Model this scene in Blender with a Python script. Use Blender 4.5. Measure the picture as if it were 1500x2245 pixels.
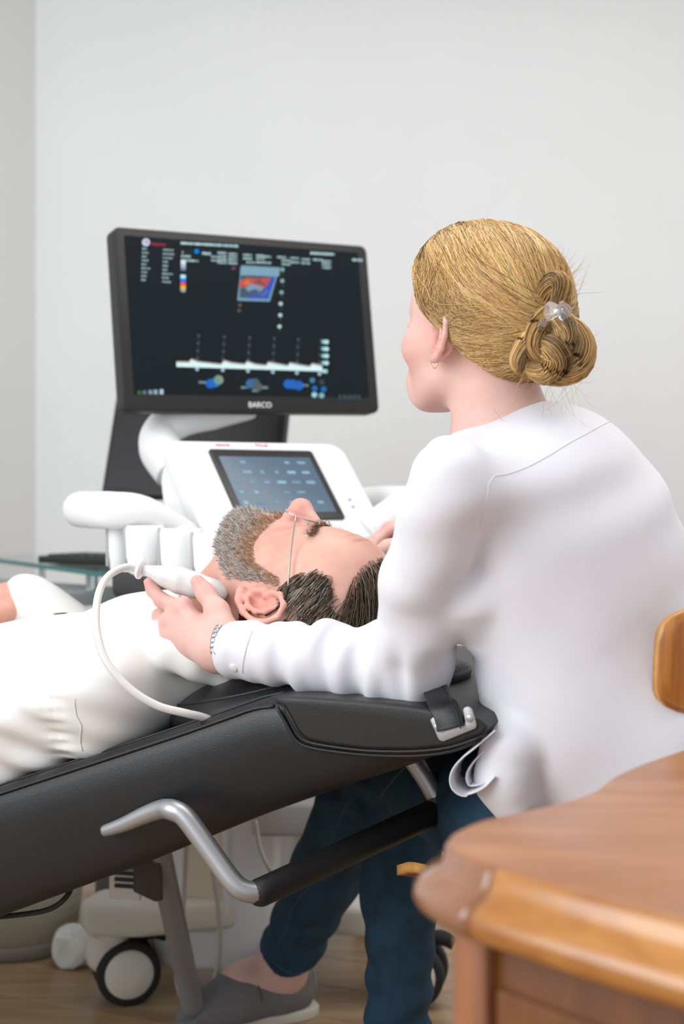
import bpy, bmesh, math, random
import numpy as np
from mathutils import Vector, Matrix

for o in list(bpy.data.objects):
    bpy.data.objects.remove(o, do_unlink=True)
random.seed(7)
RNG = np.random.default_rng(11)
SC = bpy.context.scene
COL = SC.collection

# ------------------------------------------------------------------ camera
CAM_H, FPX, HOR = 0.90, 3118.0, 1080.0          # eye height, focal length in px, horizon row
cam_d = bpy.data.cameras.new('camera')
cam = bpy.data.objects.new('camera', cam_d)
COL.objects.link(cam)
cam.location = (0, 0, CAM_H)
cam.rotation_euler = (math.radians(90), 0, 0)
cam_d.sensor_width = 36.0
cam_d.lens = FPX / 2245.0 * 36.0
cam_d.shift_y = -(2245 / 2 - HOR) / 2245.0
cam_d.dof.use_dof = True
cam_d.dof.focus_distance = 1.74
cam_d.dof.aperture_fstop = 3.8
cam_d.dof.aperture_blades = 9
cam_d.clip_start = 0.02
SC.camera = cam

# ------------------------------------------------------------------ light
w = bpy.data.worlds.new('world'); SC.world = w; w.use_nodes = True
bg = w.node_tree.nodes['Background']
bg.inputs[0].default_value = (0.88, 0.94, 1.0, 1)
bg.inputs[1].default_value = 0.74

def area(name, loc, target, sx, sy, power, color=(1, 1, 1)):
    l = bpy.data.lights.new(name, 'AREA'); l.shape = 'RECTANGLE'
    l.size, l.size_y, l.energy, l.color = sx, sy, power, color
    o = bpy.data.objects.new(name, l); COL.objects.link(o)
    o.location = loc
    o.rotation_euler = (Vector(target) - Vector(loc)).to_track_quat('-Z', 'Y').to_euler()
    return o
area('window_light', (-2.2, 0.25, 1.9), (0.2, 2.1, 0.8), 2.0, 1.8, 50, (0.97, 0.985, 1.0))
area('ceiling_light', (0.7, 2.0, 2.66), (0.7, 2.0, 0.0), 2.4, 1.8, 34, (1.0, 0.985, 0.965))

vs = SC.view_settings
vs.view_transform = 'Standard'; vs.look = 'None'; vs.gamma = 1.0
vs.use_curve_mapping = False
vs.exposure = 0.38

# ------------------------------------------------------------------ helpers
def V(*a): return np.array(a, float)
def px(x, y, d):                                  # a point of the place: picture direction and its own distance
    return V((x - 750) * d / FPX, d, CAM_H + (HOR - y) * d / FPX)
def nrm(v): v = np.asarray(v, float); return v / np.linalg.norm(v)
def on_plane(x, y, p0, n):
    r = V((x - 750) / FPX, 1.0, (HOR - y) / FPX); o = V(0, 0, CAM_H)
    t = np.dot(np.asarray(p0) - o, n) / np.dot(r, n)
    return o + r * t

MATS = {}
def mat(name, col, rough=0.5, metal=0.0, var=0.0, vscale=20.0, bump=0.0, bscale=200.0, attr=False,
        sss=0.0, coat=0.0, spec=0.5, alpha=None, trans=0.0, sheen=0.0, emit=None, estr=1.0, ior=1.45, col2=None):
    if name in MATS: return MATS[name]
    m = bpy.data.materials.new(name); m.use_nodes = True
    nt = m.node_tree; b = nt.nodes['Principled BSDF']
    b.inputs['Base Color'].default_value = (*col, 1)
    b.inputs['Roughness'].default_value = rough
    b.inputs['Metallic'].default_value = metal
    b.inputs['Specular IOR Level'].default_value = spec
    b.inputs['IOR'].default_value = ior
    b.inputs['Coat Weight'].default_value = coat
    b.inputs['Coat Roughness'].default_value = 0.12
    b.inputs['Transmission Weight'].default_value = trans
    b.inputs['Sheen Weight'].default_value = sheen
    if sss:
        b.inputs['Subsurface Weight'].default_value = sss
        b.inputs['Subsurface Radius'].default_value = (0.9, 0.35, 0.2)
        b.inputs['Subsurface Scale'].default_value = 0.008
    if alpha is not None: b.inputs['Alpha'].default_value = alpha
    src = None
    if attr:
        a = nt.nodes.new('ShaderNodeAttribute'); a.attribute_name = 'Col'; src = a.outputs['Color']
    tc = nt.nodes.new('ShaderNodeTexCoord')
    if var or col2:
        n = nt.nodes.new('ShaderNodeTexNoise'); n.inputs['Scale'].default_value = vscale
        n.inputs['Detail'].default_value = 5
        nt.links.new(tc.outputs['Object'], n.inputs['Vector'])
        mx = nt.nodes.new('ShaderNodeMix'); mx.data_type = 'RGBA'
        if col2 is not None:
            mx.inputs[6].default_value = (*col, 1); mx.inputs[7].default_value = (*col2, 1)
            nt.links.new(n.outputs['Fac'], mx.inputs[0])
        else:
            mx.blend_type = 'MULTIPLY'; mx.inputs[0].default_value = 1.0
            if src: nt.links.new(src, mx.inputs[6])
            else: mx.inputs[6].default_value = (*col, 1)
            rp = nt.nodes.new('ShaderNodeValToRGB')
            rp.color_ramp.elements[0].position = 0.3; rp.color_ramp.elements[1].position = 0.7
            rp.color_ramp.elements[0].color = (1 - var, 1 - var, 1 - var, 1)
            rp.color_ramp.elements[1].color = (1 + var * .3, 1 + var * .3, 1 + var * .3, 1)
            nt.links.new(n.outputs['Fac'], rp.inputs[0]); nt.links.new(rp.outputs[0], mx.inputs[7])
        src = mx.outputs[2]
    if src: nt.links.new(src, b.inputs['Base Color'])
    if emit is not None:
        b.inputs['Emission Strength'].default_value = estr
        if emit == 'attr':
            a = nt.nodes.new('ShaderNodeAttribute'); a.attribute_name = 'Col'
            nt.links.new(a.outputs['Color'], b.inputs['Emission Color'])
        else: b.inputs['Emission Color'].default_value = (*emit, 1)
    if bump:
        n2 = nt.nodes.new('ShaderNodeTexNoise'); n2.inputs['Scale'].default_value = bscale
        n2.inputs['Detail'].default_value = 3
        nt.links.new(tc.outputs['Object'], n2.inputs['Vector'])
        bp = nt.nodes.new('ShaderNodeBump'); bp.inputs['Strength'].default_value = bump
        bp.inputs['Distance'].default_value = 0.002
        nt.links.new(n2.outputs['Fac'], bp.inputs['Height']); nt.links.new(bp.outputs[0], b.inputs['Normal'])
    MATS[name] = m
    return m

def wood(name, c1, c2, rough=0.35, scale=(2, 30, 30), coat=0.3, rotz=0.0, dist=4.0):
    m = bpy.data.materials.new(name); m.use_nodes = True
    nt = m.node_tree; b = nt.nodes['Principled BSDF']
    tc = nt.nodes.new('ShaderNodeTexCoord'); mp = nt.nodes.new('ShaderNodeMapping')
    mp.inputs['Rotation'].default_value = (0, 0, rotz); mp.inputs['Scale'].default_value = scale
    n = nt.nodes.new('ShaderNodeTexNoise'); n.inputs['Scale'].default_value = 1.5
    n.inputs['Detail'].default_value = 6; n.inputs['Distortion'].default_value = dist * .2
    r = nt.nodes.new('ShaderNodeValToRGB')
    r.color_ramp.elements[0].color = (*c1, 1); r.color_ramp.elements[1].color = (*c2, 1)
    r.color_ramp.elements[0].position = 0.32; r.color_ramp.elements[1].position = 0.68
    nt.links.new(tc.outputs['Object'], mp.inputs[0]); nt.links.new(mp.outputs[0], n.inputs['Vector'])
    nt.links.new(n.outputs['Fac'], r.inputs[0]); nt.links.new(r.outputs[0], b.inputs['Base Color'])
    b.inputs['Roughness'].default_value = rough; b.inputs['Coat Weight'].default_value = coat
    b.inputs['Coat Roughness'].default_value = 0.15
    return m

def link(o, parent=None):
    COL.objects.link(o)
    if parent is not None:
        o.parent = parent
        if parent.type == 'EMPTY': o.location = tuple(-c for c in parent.location)
    return o

def obj(name, vf, m, parent=None, smooth=True, cols=None, mats=None, mi=None):
    v, f = vf
    me = bpy.data.meshes.new(name)
    v = np.asarray(v, np.float32)
    if isinstance(f, np.ndarray):
        nf, k = f.shape
        me.vertices.add(len(v)); me.vertices.foreach_set('co', v.ravel())
        me.loops.add(nf * k); me.loops.foreach_set('vertex_index', f.astype(np.int32).ravel())
        me.polygons.add(nf); me.polygons.foreach_set('loop_start', np.arange(0, nf * k, k, dtype=np.int32))
        try: me.polygons.foreach_set('loop_total', np.full(nf, k, np.int32))
        except Exception: pass
        me.update(calc_edges=True); me.validate()
    else:
        me.from_pydata([tuple(map(float, p)) for p in v], [], f)
    me.polygons.foreach_set('use_smooth', np.full(len(me.polygons), smooth))
    if cols is not None:
        a = me.color_attributes.new('Col', 'FLOAT_COLOR', 'POINT')
        c = np.ones((len(me.vertices), 4), np.float32); c[:, :3] = cols
        a.data.foreach_set('color', c.ravel())
    me.materials.append(m)
    if mats:
        for x in mats: me.materials.append(x)
    if mi is not None: me.polygons.foreach_set('material_index', np.asarray(mi, np.int32))
    return link(bpy.data.objects.new(name, me), parent)

def thing(name, label, cat, loc, group=None):
    o = bpy.data.objects.new(name, None); o.empty_display_size = 0.05
    COL.objects.link(o); o.location = tuple(map(float, loc))
    o['label'] = label; o['category'] = cat
    if group: o['group'] = group
    return o
def tag(o, label, cat): o['label'] = label; o['category'] = cat; return o

def merge(*parts):
    vs_, fs, n = [], [], 0
    for v, f in parts:
        vs_.append(np.asarray(v, float).reshape(-1, 3)); fs += [tuple(int(i) + n for i in q) for q in f]; n += len(v)
    return np.concatenate(vs_), fs

def bm_out(bm):
    bm.normal_update(); bm.verts.index_update()
    v = np.array([x.co[:] for x in bm.verts]); f = [tuple(q.index for q in p.verts) for p in bm.faces]
    bm.free(); return v, f

def box(c, ax, h, bevel=0.0, seg=3):
    """box at c, axes ax (3 unit rows), half sizes h, rounded edges"""
    bm = bmesh.new(); bmesh.ops.create_cube(bm, size=2.0)
    for v in bm.verts: v.co = Vector((v.co.x * h[0], v.co.y * h[1], v.co.z * h[2]))
    if bevel: bmesh.ops.bevel(bm, geom=list(bm.edges), offset=bevel, segments=seg, profile=0.5, affect='EDGES')
    v, f = bm_out(bm); ax = np.asarray(ax, float)
    if np.linalg.det(ax) < 0: f = [q[::-1] for q in f]
    return v @ ax + np.asarray(c), f

def prism(poly, depth_vec, bevel=0.0, seg=3, bevel_all=True):
    """polygon of 3-D points pushed along depth_vec, edges rounded"""
    bm = bmesh.new(); dv = Vector(tuple(depth_vec))
    a = [bm.verts.new(tuple(p)) for p in poly]
    b = [bm.verts.new(tuple(Vector(tuple(p)) + dv)) for p in poly]
    bm.faces.new(a[::-1]); bm.faces.new(b)
    for i in range(len(a)): bm.faces.new((a[i], a[(i + 1) % len(a)], b[(i + 1) % len(a)], b[i]))
    bmesh.ops.recalc_face_normals(bm, faces=list(bm.faces))
    if bevel:
        capv = set(a); capw = set(b)
        ed = [e for e in bm.edges if bevel_all or (e.verts[0] in capv) == (e.verts[1] in capv)]
        bmesh.ops.bevel(bm, geom=ed, offset=bevel, segments=seg, profile=0.5, affect='EDGES', clamp_overlap=True)
    return bm_out(bm)

def smooth_path(pts, n=8, closed=False):
    p = np.asarray(pts, float); out = []
    m = len(p)
    for i in range(m if closed else m - 1):
        if closed: a, b, c, d = p[(i - 1) % m], p[i], p[(i + 1) % m], p[(i + 2) % m]
        else: a, b, c, d = p[max(i - 1, 0)], p[i], p[i + 1], p[min(i + 2, m - 1)]
        for t in np.linspace(0, 1, n, endpoint=False):
            out.append(.5 * ((2 * b) + (c - a) * t + (2 * a - 5 * b + 4 * c - d) * t * t + (3 * b - a - 3 * c + d) * t ** 3))
    if not closed: out.append(p[-1])
    return np.array(out)

def frames(p, closed=False):
    t = np.gradient(p, axis=0) if not closed else np.roll(p, -1, 0) - np.roll(p, 1, 0)
    t /= np.linalg.norm(t, axis=1, keepdims=True) + 1e-12
    n = np.zeros_like(p); ref = V(0, 0, 1) if abs(t[0][2]) < .9 else V(1, 0, 0)
    x = nrm(np.cross(t[0], ref))
    for i in range(len(p)):
        x = nrm(x - t[i] * np.dot(x, t[i])); n[i] = x
    return t, n, np.cross(t, n)

def tube(pts, r, n=12, sm=6, closed=False, flat=1.0, up=None):
    p = smooth_path(pts, sm, closed) if sm else np.asarray(pts, float)
    m = len(p)
    if np.isscalar(r): rr = np.full(m, r)
    else:
        r = np.asarray(r, float); rr = np.interp(np.linspace(0, 1, m), np.linspace(0, 1, len(r)), r)
    t, a, b = frames(p, closed)
    if up is not None:
        b = np.array([nrm(np.asarray(up) - q * np.dot(up, q)) for q in t]); a = np.cross(b, t)
    th = np.linspace(0, 2 * np.pi, n, endpoint=False)
    v = (p[:, None] + rr[:, None, None] * (np.cos(th)[None, :, None] * a[:, None] + flat * np.sin(th)[None, :, None] * b[:, None])).reshape(-1, 3)
    f = []
    for i in range(m if closed else m - 1):
        j = (i + 1) % m
        for k in range(n):
            l = (k + 1) % n
            f.append((i * n + k, i * n + l, j * n + l, j * n + k))
    if not closed:
        f.append(tuple(range(n))[::-1]); f.append(tuple((m - 1) * n + k for k in range(n)))
    return v, f

def band(pts, wvec, w, th, sm=8):
    """flat strap along pts; wvec = width direction"""
    p = smooth_path(pts, sm); t = np.gradient(p, axis=0); t /= np.linalg.norm(t, axis=1, keepdims=True)
    wv = np.asarray(wvec, float); v = []; f = []
    for i in range(len(p)):
        ww = wv if wv.ndim == 1 else wv[min(int(i / sm), len(wv) - 1)]
        x = nrm(ww - t[i] * np.dot(ww, t[i])); n = np.cross(t[i], x)
        for a, b in ((-1, -.6), (-.94, -1), (.94, -1), (1, -.6), (1, .6), (.94, 1), (-.94, 1), (-1, .6)):
            v.append(p[i] + x * a * w / 2 + n * b * th / 2)
    for i in range(len(p) - 1):
        for k in range(8): l = (k + 1) % 8; f.append((i * 8 + k, i * 8 + l, i * 8 + 8 + l, i * 8 + 8 + k))
    f.append(tuple(range(8))[::-1]); f.append(tuple((len(p) - 1) * 8 + k for k in range(8)))
    return np.array(v), f

def lathe(c, axis, prof, n=28, ref=None):
    """prof: list of (distance along axis, radius)"""
    ax = nrm(axis); r0 = V(0, 0, 1) if abs(ax[2]) < .9 else V(1, 0, 0)
    a = nrm(np.cross(ax, r0)); b = np.cross(ax, a); v = []; f = []
    for h, r in prof:
        for k in range(n):
            th = 2 * math.pi * k / n
            v.append(np.asarray(c) + ax * h + (a * math.cos(th) + b * math.sin(th)) * max(r, 1e-5))
    for i in range(len(prof) - 1):
        for k in range(n): l = (k + 1) % n; f.append((i * n + k, i * n + l, i * n + n + l, i * n + n + k))
    f.append(tuple(range(n))[::-1]); f.append(tuple((len(prof) - 1) * n + k for k in range(n)))
    return np.array(v), f

def disc(c, n, r, k=20, th=0.001):
    return lathe(np.asarray(c) - nrm(n) * th, n, [(0, r), (th, r), (th * 1.2, r * .9)], k)

# ------------------------------------------------------------------ implicit surfaces (bodies and cloth)
class SDF:
    def __init__(s): s.ops = []; s.disp = None
    def add(s, fn, c, R, k=.01, sub=False): s.ops.append((fn, np.asarray(c, np.float32), float(R), float(k), sub)); return s
    def rc(s, a, b, ra, rb=None, k=.01, sub=False):
        a = np.asarray(a, np.float32); b = np.asarray(b, np.float32); rb = ra if rb is None else rb
        ba = b - a; L2 = float(ba @ ba) + 1e-12
        def fn(P):
            pa = P - a; h = np.clip(pa @ ba / L2, 0, 1)
            return np.sqrt(((pa - h[:, None] * ba) ** 2).sum(1)) - (ra + (rb - ra) * h)
        return s.add(fn, (a + b) / 2, math.sqrt(L2) / 2 + max(ra, rb), k, sub)
    def sph(s, c, r, k=.01, sub=False): return s.rc(c, np.asarray(c) + V(0, 0, 1e-5), r, r, k, sub)
    def ell(s, c, ax, r, k=.01, sub=False):
        c = np.asarray(c, np.float32); ax = np.asarray(ax, np.float32); r = np.asarray(r, np.float32)
        def fn(P):
            q = (P - c) @ ax.T; k0 = np.sqrt(((q / r) ** 2).sum(1)); k1 = np.sqrt(((q / r ** 2) ** 2).sum(1)) + 1e-9
            return k0 * (k0 - 1) / k1
        return s.add(fn, c, float(r.max()), k, sub)
    def chain(s, pts, rads, k=.01, sub=False):
        for i in range(len(pts) - 1): s.rc(pts[i], pts[i + 1], rads[i], rads[i + 1], k, sub)
        return s
    def eval(s, P, bc=None, hd=0.0):
        P = np.asarray(P, np.float32); d = np.full(len(P), .5, np.float32)
        for fn, c, R, k, sub in s.ops:
            if bc is not None and np.linalg.norm(bc - c) - R - hd > k + .03: continue
            v = fn(P)
            if sub:
                h = np.clip(.5 - .5 * (d + v) / k, 0, 1); d = d + (-v - d) * h + k * h * (1 - h)
            else:
                h = np.clip(.5 + .5 * (d - v) / k, 0, 1); d = d + (v - d) * h - k * h * (1 - h)
        if s.disp is not None: d = d + s.disp(P)
        return d
    def grad(s, P, e=.0015):
        g = np.stack([s.eval(P + np.eye(3)[i] * e) - s.eval(P - np.eye(3)[i] * e) for i in range(3)], 1)
        return g / (np.linalg.norm(g, axis=1, keepdims=True) + 1e-9)
    def project(s, P, off=0.0, it=4):
        P = np.asarray(P, float).copy()
        for _ in range(it):
            P -= s.grad(P) * (s.eval(P) - off)[:, None] * .9
        return P
    def mesh(s, lo, hi, h, B=16):
        lo = np.asarray(lo, float); hi = np.asarray(hi, float)
        nb = np.ceil((hi - lo) / (B * h)).astype(int)
        bi = np.stack(np.meshgrid(*[np.arange(n) for n in nb], indexing='ij'), -1).reshape(-1, 3)
        bc = lo + (bi + .5) * B * h; hd = B * h * .87
        d = s.eval(bc); bi = bi[np.abs(d) < hd * 1.35 + .012]
        g = np.arange(B + 1); off = np.stack(np.meshgrid(g, g, g, indexing='ij'), -1).reshape(-1, 3)
        Vv = np.empty((len(bi), B + 1, B + 1, B + 1), np.float32)
        for n, b in enumerate(bi):
            P = lo + (b * B + off) * h
            Vv[n] = s.eval(P, (lo + (b + .5) * B * h).astype(np.float32), hd).reshape(B + 1, B + 1, B + 1)
        ins = Vv < 0
        cnt = np.zeros((len(bi), B, B, B), np.uint8)
        cs = [(i, j, k) for i in (0, 1) for j in (0, 1) for k in (0, 1)]
        sl = lambda a, c: a[:, c[0]:c[0] + B, c[1]:c[1] + B, c[2]:c[2] + B]
        for c in cs: cnt += sl(ins, c)
        n, i, j, k = np.nonzero((cnt > 0) & (cnt < 8))
        acc = np.zeros((len(n), 3)); num = np.zeros(len(n))
        val = {c: Vv[n, i + c[0], j + c[1], k + c[2]] for c in cs}
        for a in cs:
            for ax in range(3):
                if a[ax]: continue
                b = list(a); b[ax] = 1; b = tuple(b)
                va, vb = val[a], val[b]; x = (va < 0) != (vb < 0)
                t = va / (va - vb + 1e-12 * (va == vb)); p = np.tile(np.array(a, float), (len(n), 1)); p[:, ax] = t
                acc[x] += p[x]; num[x] += 1
        cell = bi[n] * B + np.stack([i, j, k], 1)
        verts = lo + (cell + acc / num[:, None]) * h
        N = nb * B + 2
        key = lambda c: ((c[:, 0] + 1) * N[1] + c[:, 1] + 1) * N[2] + c[:, 2] + 1
        kk = key(cell); order = np.argsort(kk); ks = kk[order]
        quads = []
        for ax in range(3):
            c1 = [0, 0, 0]; c1[ax] = 1
            A = sl(ins, (0, 0, 0)); Bq = sl(ins, tuple(c1))
            n, i, j, k = np.nonzero(A != Bq)
            p = bi[n] * B + np.stack([i, j, k], 1); flip = A[n, i, j, k]
            u, w_ = (ax + 1) % 3, (ax + 2) % 3
            q = []
            for du, dw in ((-1, -1), (0, -1), (0, 0), (-1, 0)):
                c = p.copy(); c[:, u] += du; c[:, w_] += dw
                kq = key(c); pos = np.clip(np.searchsorted(ks, kq), 0, len(ks) - 1)
                q.append(np.where(ks[pos] == kq, order[pos], -1))
            q = np.stack(q, 1); q[~flip] = q[~flip][:, ::-1]
            quads.append(q[(q >= 0).all(1)])
        return verts, np.concatenate(quads)

def vnormals(v, f):
    a, b, c = v[f[:, 0]], v[f[:, 1]], v[f[:, 2]]
    fn = np.cross(b - a, c - a); n = np.zeros_like(v)
    for k in range(f.shape[1]): np.add.at(n, f[:, k], fn)
    return n / (np.linalg.norm(n, axis=1, keepdims=True) + 1e-12)

def sinnoise(seed, scale, n=7):
    r = np.random.default_rng(seed); K = r.normal(size=(n, 3)); K /= np.linalg.norm(K, axis=1, keepdims=True)
    K = (K * scale * r.uniform(.6, 1.6, (n, 1))).astype(np.float32); ph = r.uniform(0, 6.28, n).astype(np.float32)
    return lambda P: np.sin(P @ K.T + ph).mean(1) * 1.6

def strands(P, rad, cols, taper=True):
    """P (N,M,3) hair paths -> thin three-sided tubes"""
    N, M, _ = P.shape
    t = np.gradient(P, axis=1); t /= np.linalg.norm(t, axis=2, keepdims=True) + 1e-9
    ref = np.where(np.abs(t[..., 2:3]) < .8, V(0, 0, 1), V(1, 0, 0))
    a = np.cross(t, ref); a /= np.linalg.norm(a, axis=2, keepdims=True) + 1e-9; b = np.cross(t, a)
    prof = np.ones(M)
    if taper: prof = np.interp(np.linspace(0, 1, M), [0, .1, .7, 1], [.7, 1, .9, .15])
    r = (np.broadcast_to(np.asarray(rad), (N,))[:, None] * prof)[..., None]
    vv = np.stack([P + r * (math.cos(q) * a + math.sin(q) * b) for q in (0, 2.094, 4.189)], 2)
    v = vv.reshape(-1, 3)
    base = (np.arange(N)[:, None] * M + np.arange(M - 1)[None]) * 3
    fs = []
    for q in range(3):
        s = (q + 1) % 3
        fs.append(np.stack([base + q, base + s, base + 3 + s, base + 3 + q], -1).reshape(-1, 4))
    return (v, np.concatenate(fs)), np.repeat(cols, M * 3, axis=0)
# ------------------------------------------------------------------ room shell
def structure(o): o['kind'] = 'structure'; return o
M_wall = mat('white_wall_paint', (0.745, 0.76, 0.768), 0.9, var=0.02, vscale=3, bump=0.05, bscale=300)
def slab(name, a, b, z0, z1, th, m):
    a = V(*a); b = V(*b); d = nrm(b - a); n = V(-d[1], d[0])
    c = (a + b) / 2 + n * th / 2
    ax = [V(d[0], d[1], 0), V(n[0], n[1], 0), V(0, 0, 1)]
    return structure(obj(name, box(V(c[0], c[1], (z0 + z1) / 2), ax, (np.linalg.norm(b - a) / 2, th / 2, (z1 - z0) / 2)), m, smooth=False))
CORNER = (-0.862, 4.0)
slab('wall_back', CORNER, (2.6, 4.0), 0, 2.7, 0.12, M_wall)
WJ = (CORNER[0] - .5 * 1.1, CORNER[1] - .866 * 1.1)
slab('wall_left', WJ, CORNER, 0, 2.7, 0.12, M_wall)
slab('wall_far_left', (WJ[0] - .95 * 2.4, WJ[1] - .31 * 2.4), WJ, 0, 2.7, 0.12, M_wall)
slab('wall_right', (2.6, 4.0), (2.6, -1.5), 0, 2.7, 0.12, M_wall)
structure(obj('ceiling', box((0.0, 1.4, 2.75), np.eye(3), (4.0, 3.2, 0.05)), M_wall, smooth=False))
M_floor = wood('oak_floor', (0.27, 0.165, 0.085), (0.45, 0.31, 0.18), 0.42, (1.2, 14, 14), 0.15, rotz=0.45)
fl = structure(obj('floor', box((0.0, 1.4, -0.06), np.eye(3), (4.0, 3.2, 0.05)), M_floor, smooth=False))
# oak planks laid over the screed, long side running with the room
pd = nrm(V(0.9, -0.43, 0)); pn = V(-pd[1], pd[0], 0)
plank_mesh = {}
for r in range(-9, 16):
    off = (r * 0.37) % 1.2
    for s in range(-2, 3):
        c = V(-0.25, 2.3, -0.005) + pn * (r * 0.145) + pd * (s * 1.2 + off - .6)
        if not (-1.9 < c[0] < 1.7 and 0.3 < c[1] < 3.9): continue
        if not plank_mesh:
            p = obj('plank', box((0, 0, 0), [pd, pn, V(0, 0, 1)], (0.5992, 0.0718, 0.0052), 0.0012, 1), M_floor, fl, smooth=False)
            plank_mesh[0] = p.data
        else:
            p = bpy.data.objects.new('plank', plank_mesh[0]); link(p, fl)
        p.location = tuple(c)
# ------------------------------------------------------------------ materials
M_white = mat('white_plastic', (0.80, 0.81, 0.82), 0.35, var=0.02, vscale=8)
M_cream = mat('cream_plastic', (0.74, 0.70, 0.62), 0.4, var=0.03, vscale=8)
M_grey = mat('grey_plastic', (0.42, 0.42, 0.43), 0.45, var=0.04)
M_dgrey = mat('dark_grey_plastic', (0.019, 0.0185, 0.019), 0.45, var=0.05, spec=0.4)
M_black = mat('black_plastic', (0.018, 0.018, 0.02), 0.4, var=0.05)
M_rubber = mat('black_rubber', (0.02, 0.02, 0.02), 0.75, var=0.1)
M_chrome = mat('steel', (0.62, 0.62, 0.63), 0.28, 1.0, var=0.05)
M_silver = mat('silver_paint', (0.42, 0.43, 0.45), 0.38, 0.75, var=0.04)
M_paint = lambda n, c: mat(n, c, 0.5)
M_print_white = mat('white_print', (0.85, 0.85, 0.85), 0.5)
M_print_red = mat('red_print', (0.45, 0.02, 0.06), 0.5)
M_glow = mat('screen_glow', (0.0, 0.0, 0.0), 0.6, attr=False, emit='attr', estr=0.85, spec=0.05)

def text_mesh(name, body, origin, right, up, h, m, parent, ext=0.0004):
    cu = bpy.data.curves.new(name, 'FONT'); cu.body = body; cu.size = h * 1.4; cu.extrude = ext
    t = bpy.data.objects.new(name, cu); COL.objects.link(t)
    dg = bpy.context.evaluated_depsgraph_get()
    me = bpy.data.meshes.new_from_object(t.evaluated_get(dg))
    v = np.array([p.co[:] for p in me.vertices]).reshape(-1, 3); f = [tuple(p.vertices) for p in me.polygons]
    bpy.data.objects.remove(t, do_unlink=True)
    right = nrm(right); up = nrm(up); n = np.cross(right, up)
    return obj(name, (np.asarray(origin) + v[:, :1] * right + v[:, 1:2] * up + v[:, 2:3] * n, f), m, parent, smooth=False)

# ------------------------------------------------------------------ ultrasound machine
G = nrm(V(0.53, -0.848, 0)); R_ = V(-G[1], G[0], 0); UZ = V(0, 0, 1)   # operator side, its right hand, up
KC = V(-0.16, 2.47, 0)                                                   # console centre over the floor
US = thing('ultrasound_machine', 'white wheeled ultrasound machine with large black monitor and tilted touch panel', 'ultrasound machine', (KC[0], KC[1], 0))
def kp(r, g, z): return KC + R_ * r + G * g + UZ * z
KAX = [R_, G, UZ]
# --- touch panel housing (wedge), built on the plane of the screen
tau = math.radians(46)
PU = nrm(-G * math.cos(tau) + UZ * math.sin(tau)); PN = np.cross(R_, PU)
if PN @ G < 0: PN = -PN
PC = px(607, 1062, 2.44)
def pp(a, b, c=0.0): return PC + R_ * a + PU * b + PN * c
def rrect(w, h, r, n=6):
    o = []
    for cx_, cy_, a0 in ((w - r, h - r, 0), (-w + r, h - r, 90), (-w + r, -h + r, 180), (w - r, -h + r, 270)):
        for k in range(n + 1): a = math.radians(a0 + 90 * k / n); o.append((cx_ + r * math.cos(a), cy_ + r * math.sin(a)))
    return o
hous = [pp(a, b - 0.008, -0.034) for a, b in rrect(0.176, 0.115, 0.03)]
obj('touch_panel_housing', prism(hous, PN * 0.032, 0.006), M_white, US)
# side cheek / body behind the panel
chk = [pp(-0.17, 0.10, -0.03), pp(-0.17, -0.12, -0.03), kp(-0.19, 0.05, 0.76), kp(-0.19, -0.13, 0.78), pp(-0.17, 0.03, -0.12), pp(-0.17, 0.09, -0.075)]
obj('console_body', prism(chk, R_ * 0.34, 0.018, 4), M_white, US)
tp = obj('touch_panel', prism([pp(a, b, -0.002) for a, b in rrect(0.103, 0.083, 0.006)], PN * 0.004, 0.001, 2), M_black, US)
scr = obj('touch_screen', prism([pp(a, b - 0.002, 0.0015) for a, b in rrect(0.09, 0.066, 0.002, 2)], PN * 0.0015), mat('touch_glow', (0.02, 0.03, 0.04), 0.12, emit=(0.115, 0.185, 0.27), estr=0.55, var=0.2), tp, smooth=False)
tv, tc_ = [], []
def quads_obj(name, qs, parent):
    v = np.concatenate([q[0] for q in qs]); cols = np.concatenate([np.tile(q[1], (len(q[0]), 1)) for q in qs]); f = []; n = 0
    for q in qs: f.append(tuple(range(n, n + len(q[0])))); n += len(q[0])
    return obj(name, (v, f), M_glow, parent, smooth=False, cols=cols)
qs = []
rr = random.Random(3)
for row in range(5):
    for c_ in range(6):
        if rr.random() < .25: continue
        a = -0.078 + c_ * 0.029; b = 0.05 - row * 0.024; w_ = rr.uniform(.003, .009); h_ = rr.uniform(.0018, .004)
        col = V(.30, .48, .62) * rr.uniform(.6, 1.1)
        qs.append((np.array([pp(a - w_, b - h_, .0036), pp(a + w_, b - h_, .0036), pp(a + w_, b + h_, .0036), pp(a - w_, b + h_, .0036)]), col))
quads_obj('touch_icons', qs, tp)['kind'] = 'stuff'
text_mesh('maker_lettering', 'esaote', pp(-0.083, 0.094, -0.0018), R_, PU, 0.0075, M_print_red, US)
text_mesh('model_lettering', 'MyLab', pp(-0.005, 0.0945, -0.0018), R_, PU, 0.007, M_print_red, US)
M_btn = mat('lit_button', (0.75, 0.85, 0.83), 0.3, emit=(0.6, 0.9, 0.85), estr=0.25)
for (a, b, r) in ((-0.137, -0.028, .010), (-0.137, -0.061, .008)):
    obj('lit_button', disc(pp(a, b, -0.0005), PN, r, 20, .002), M_btn, US)
for (a, b) in ((0.133, -0.035), (0.133, -0.052)):
    obj('indicator_slot', disc(pp(a, b, -0.0008), PN, .0035, 12, .002), M_grey, US)
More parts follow.
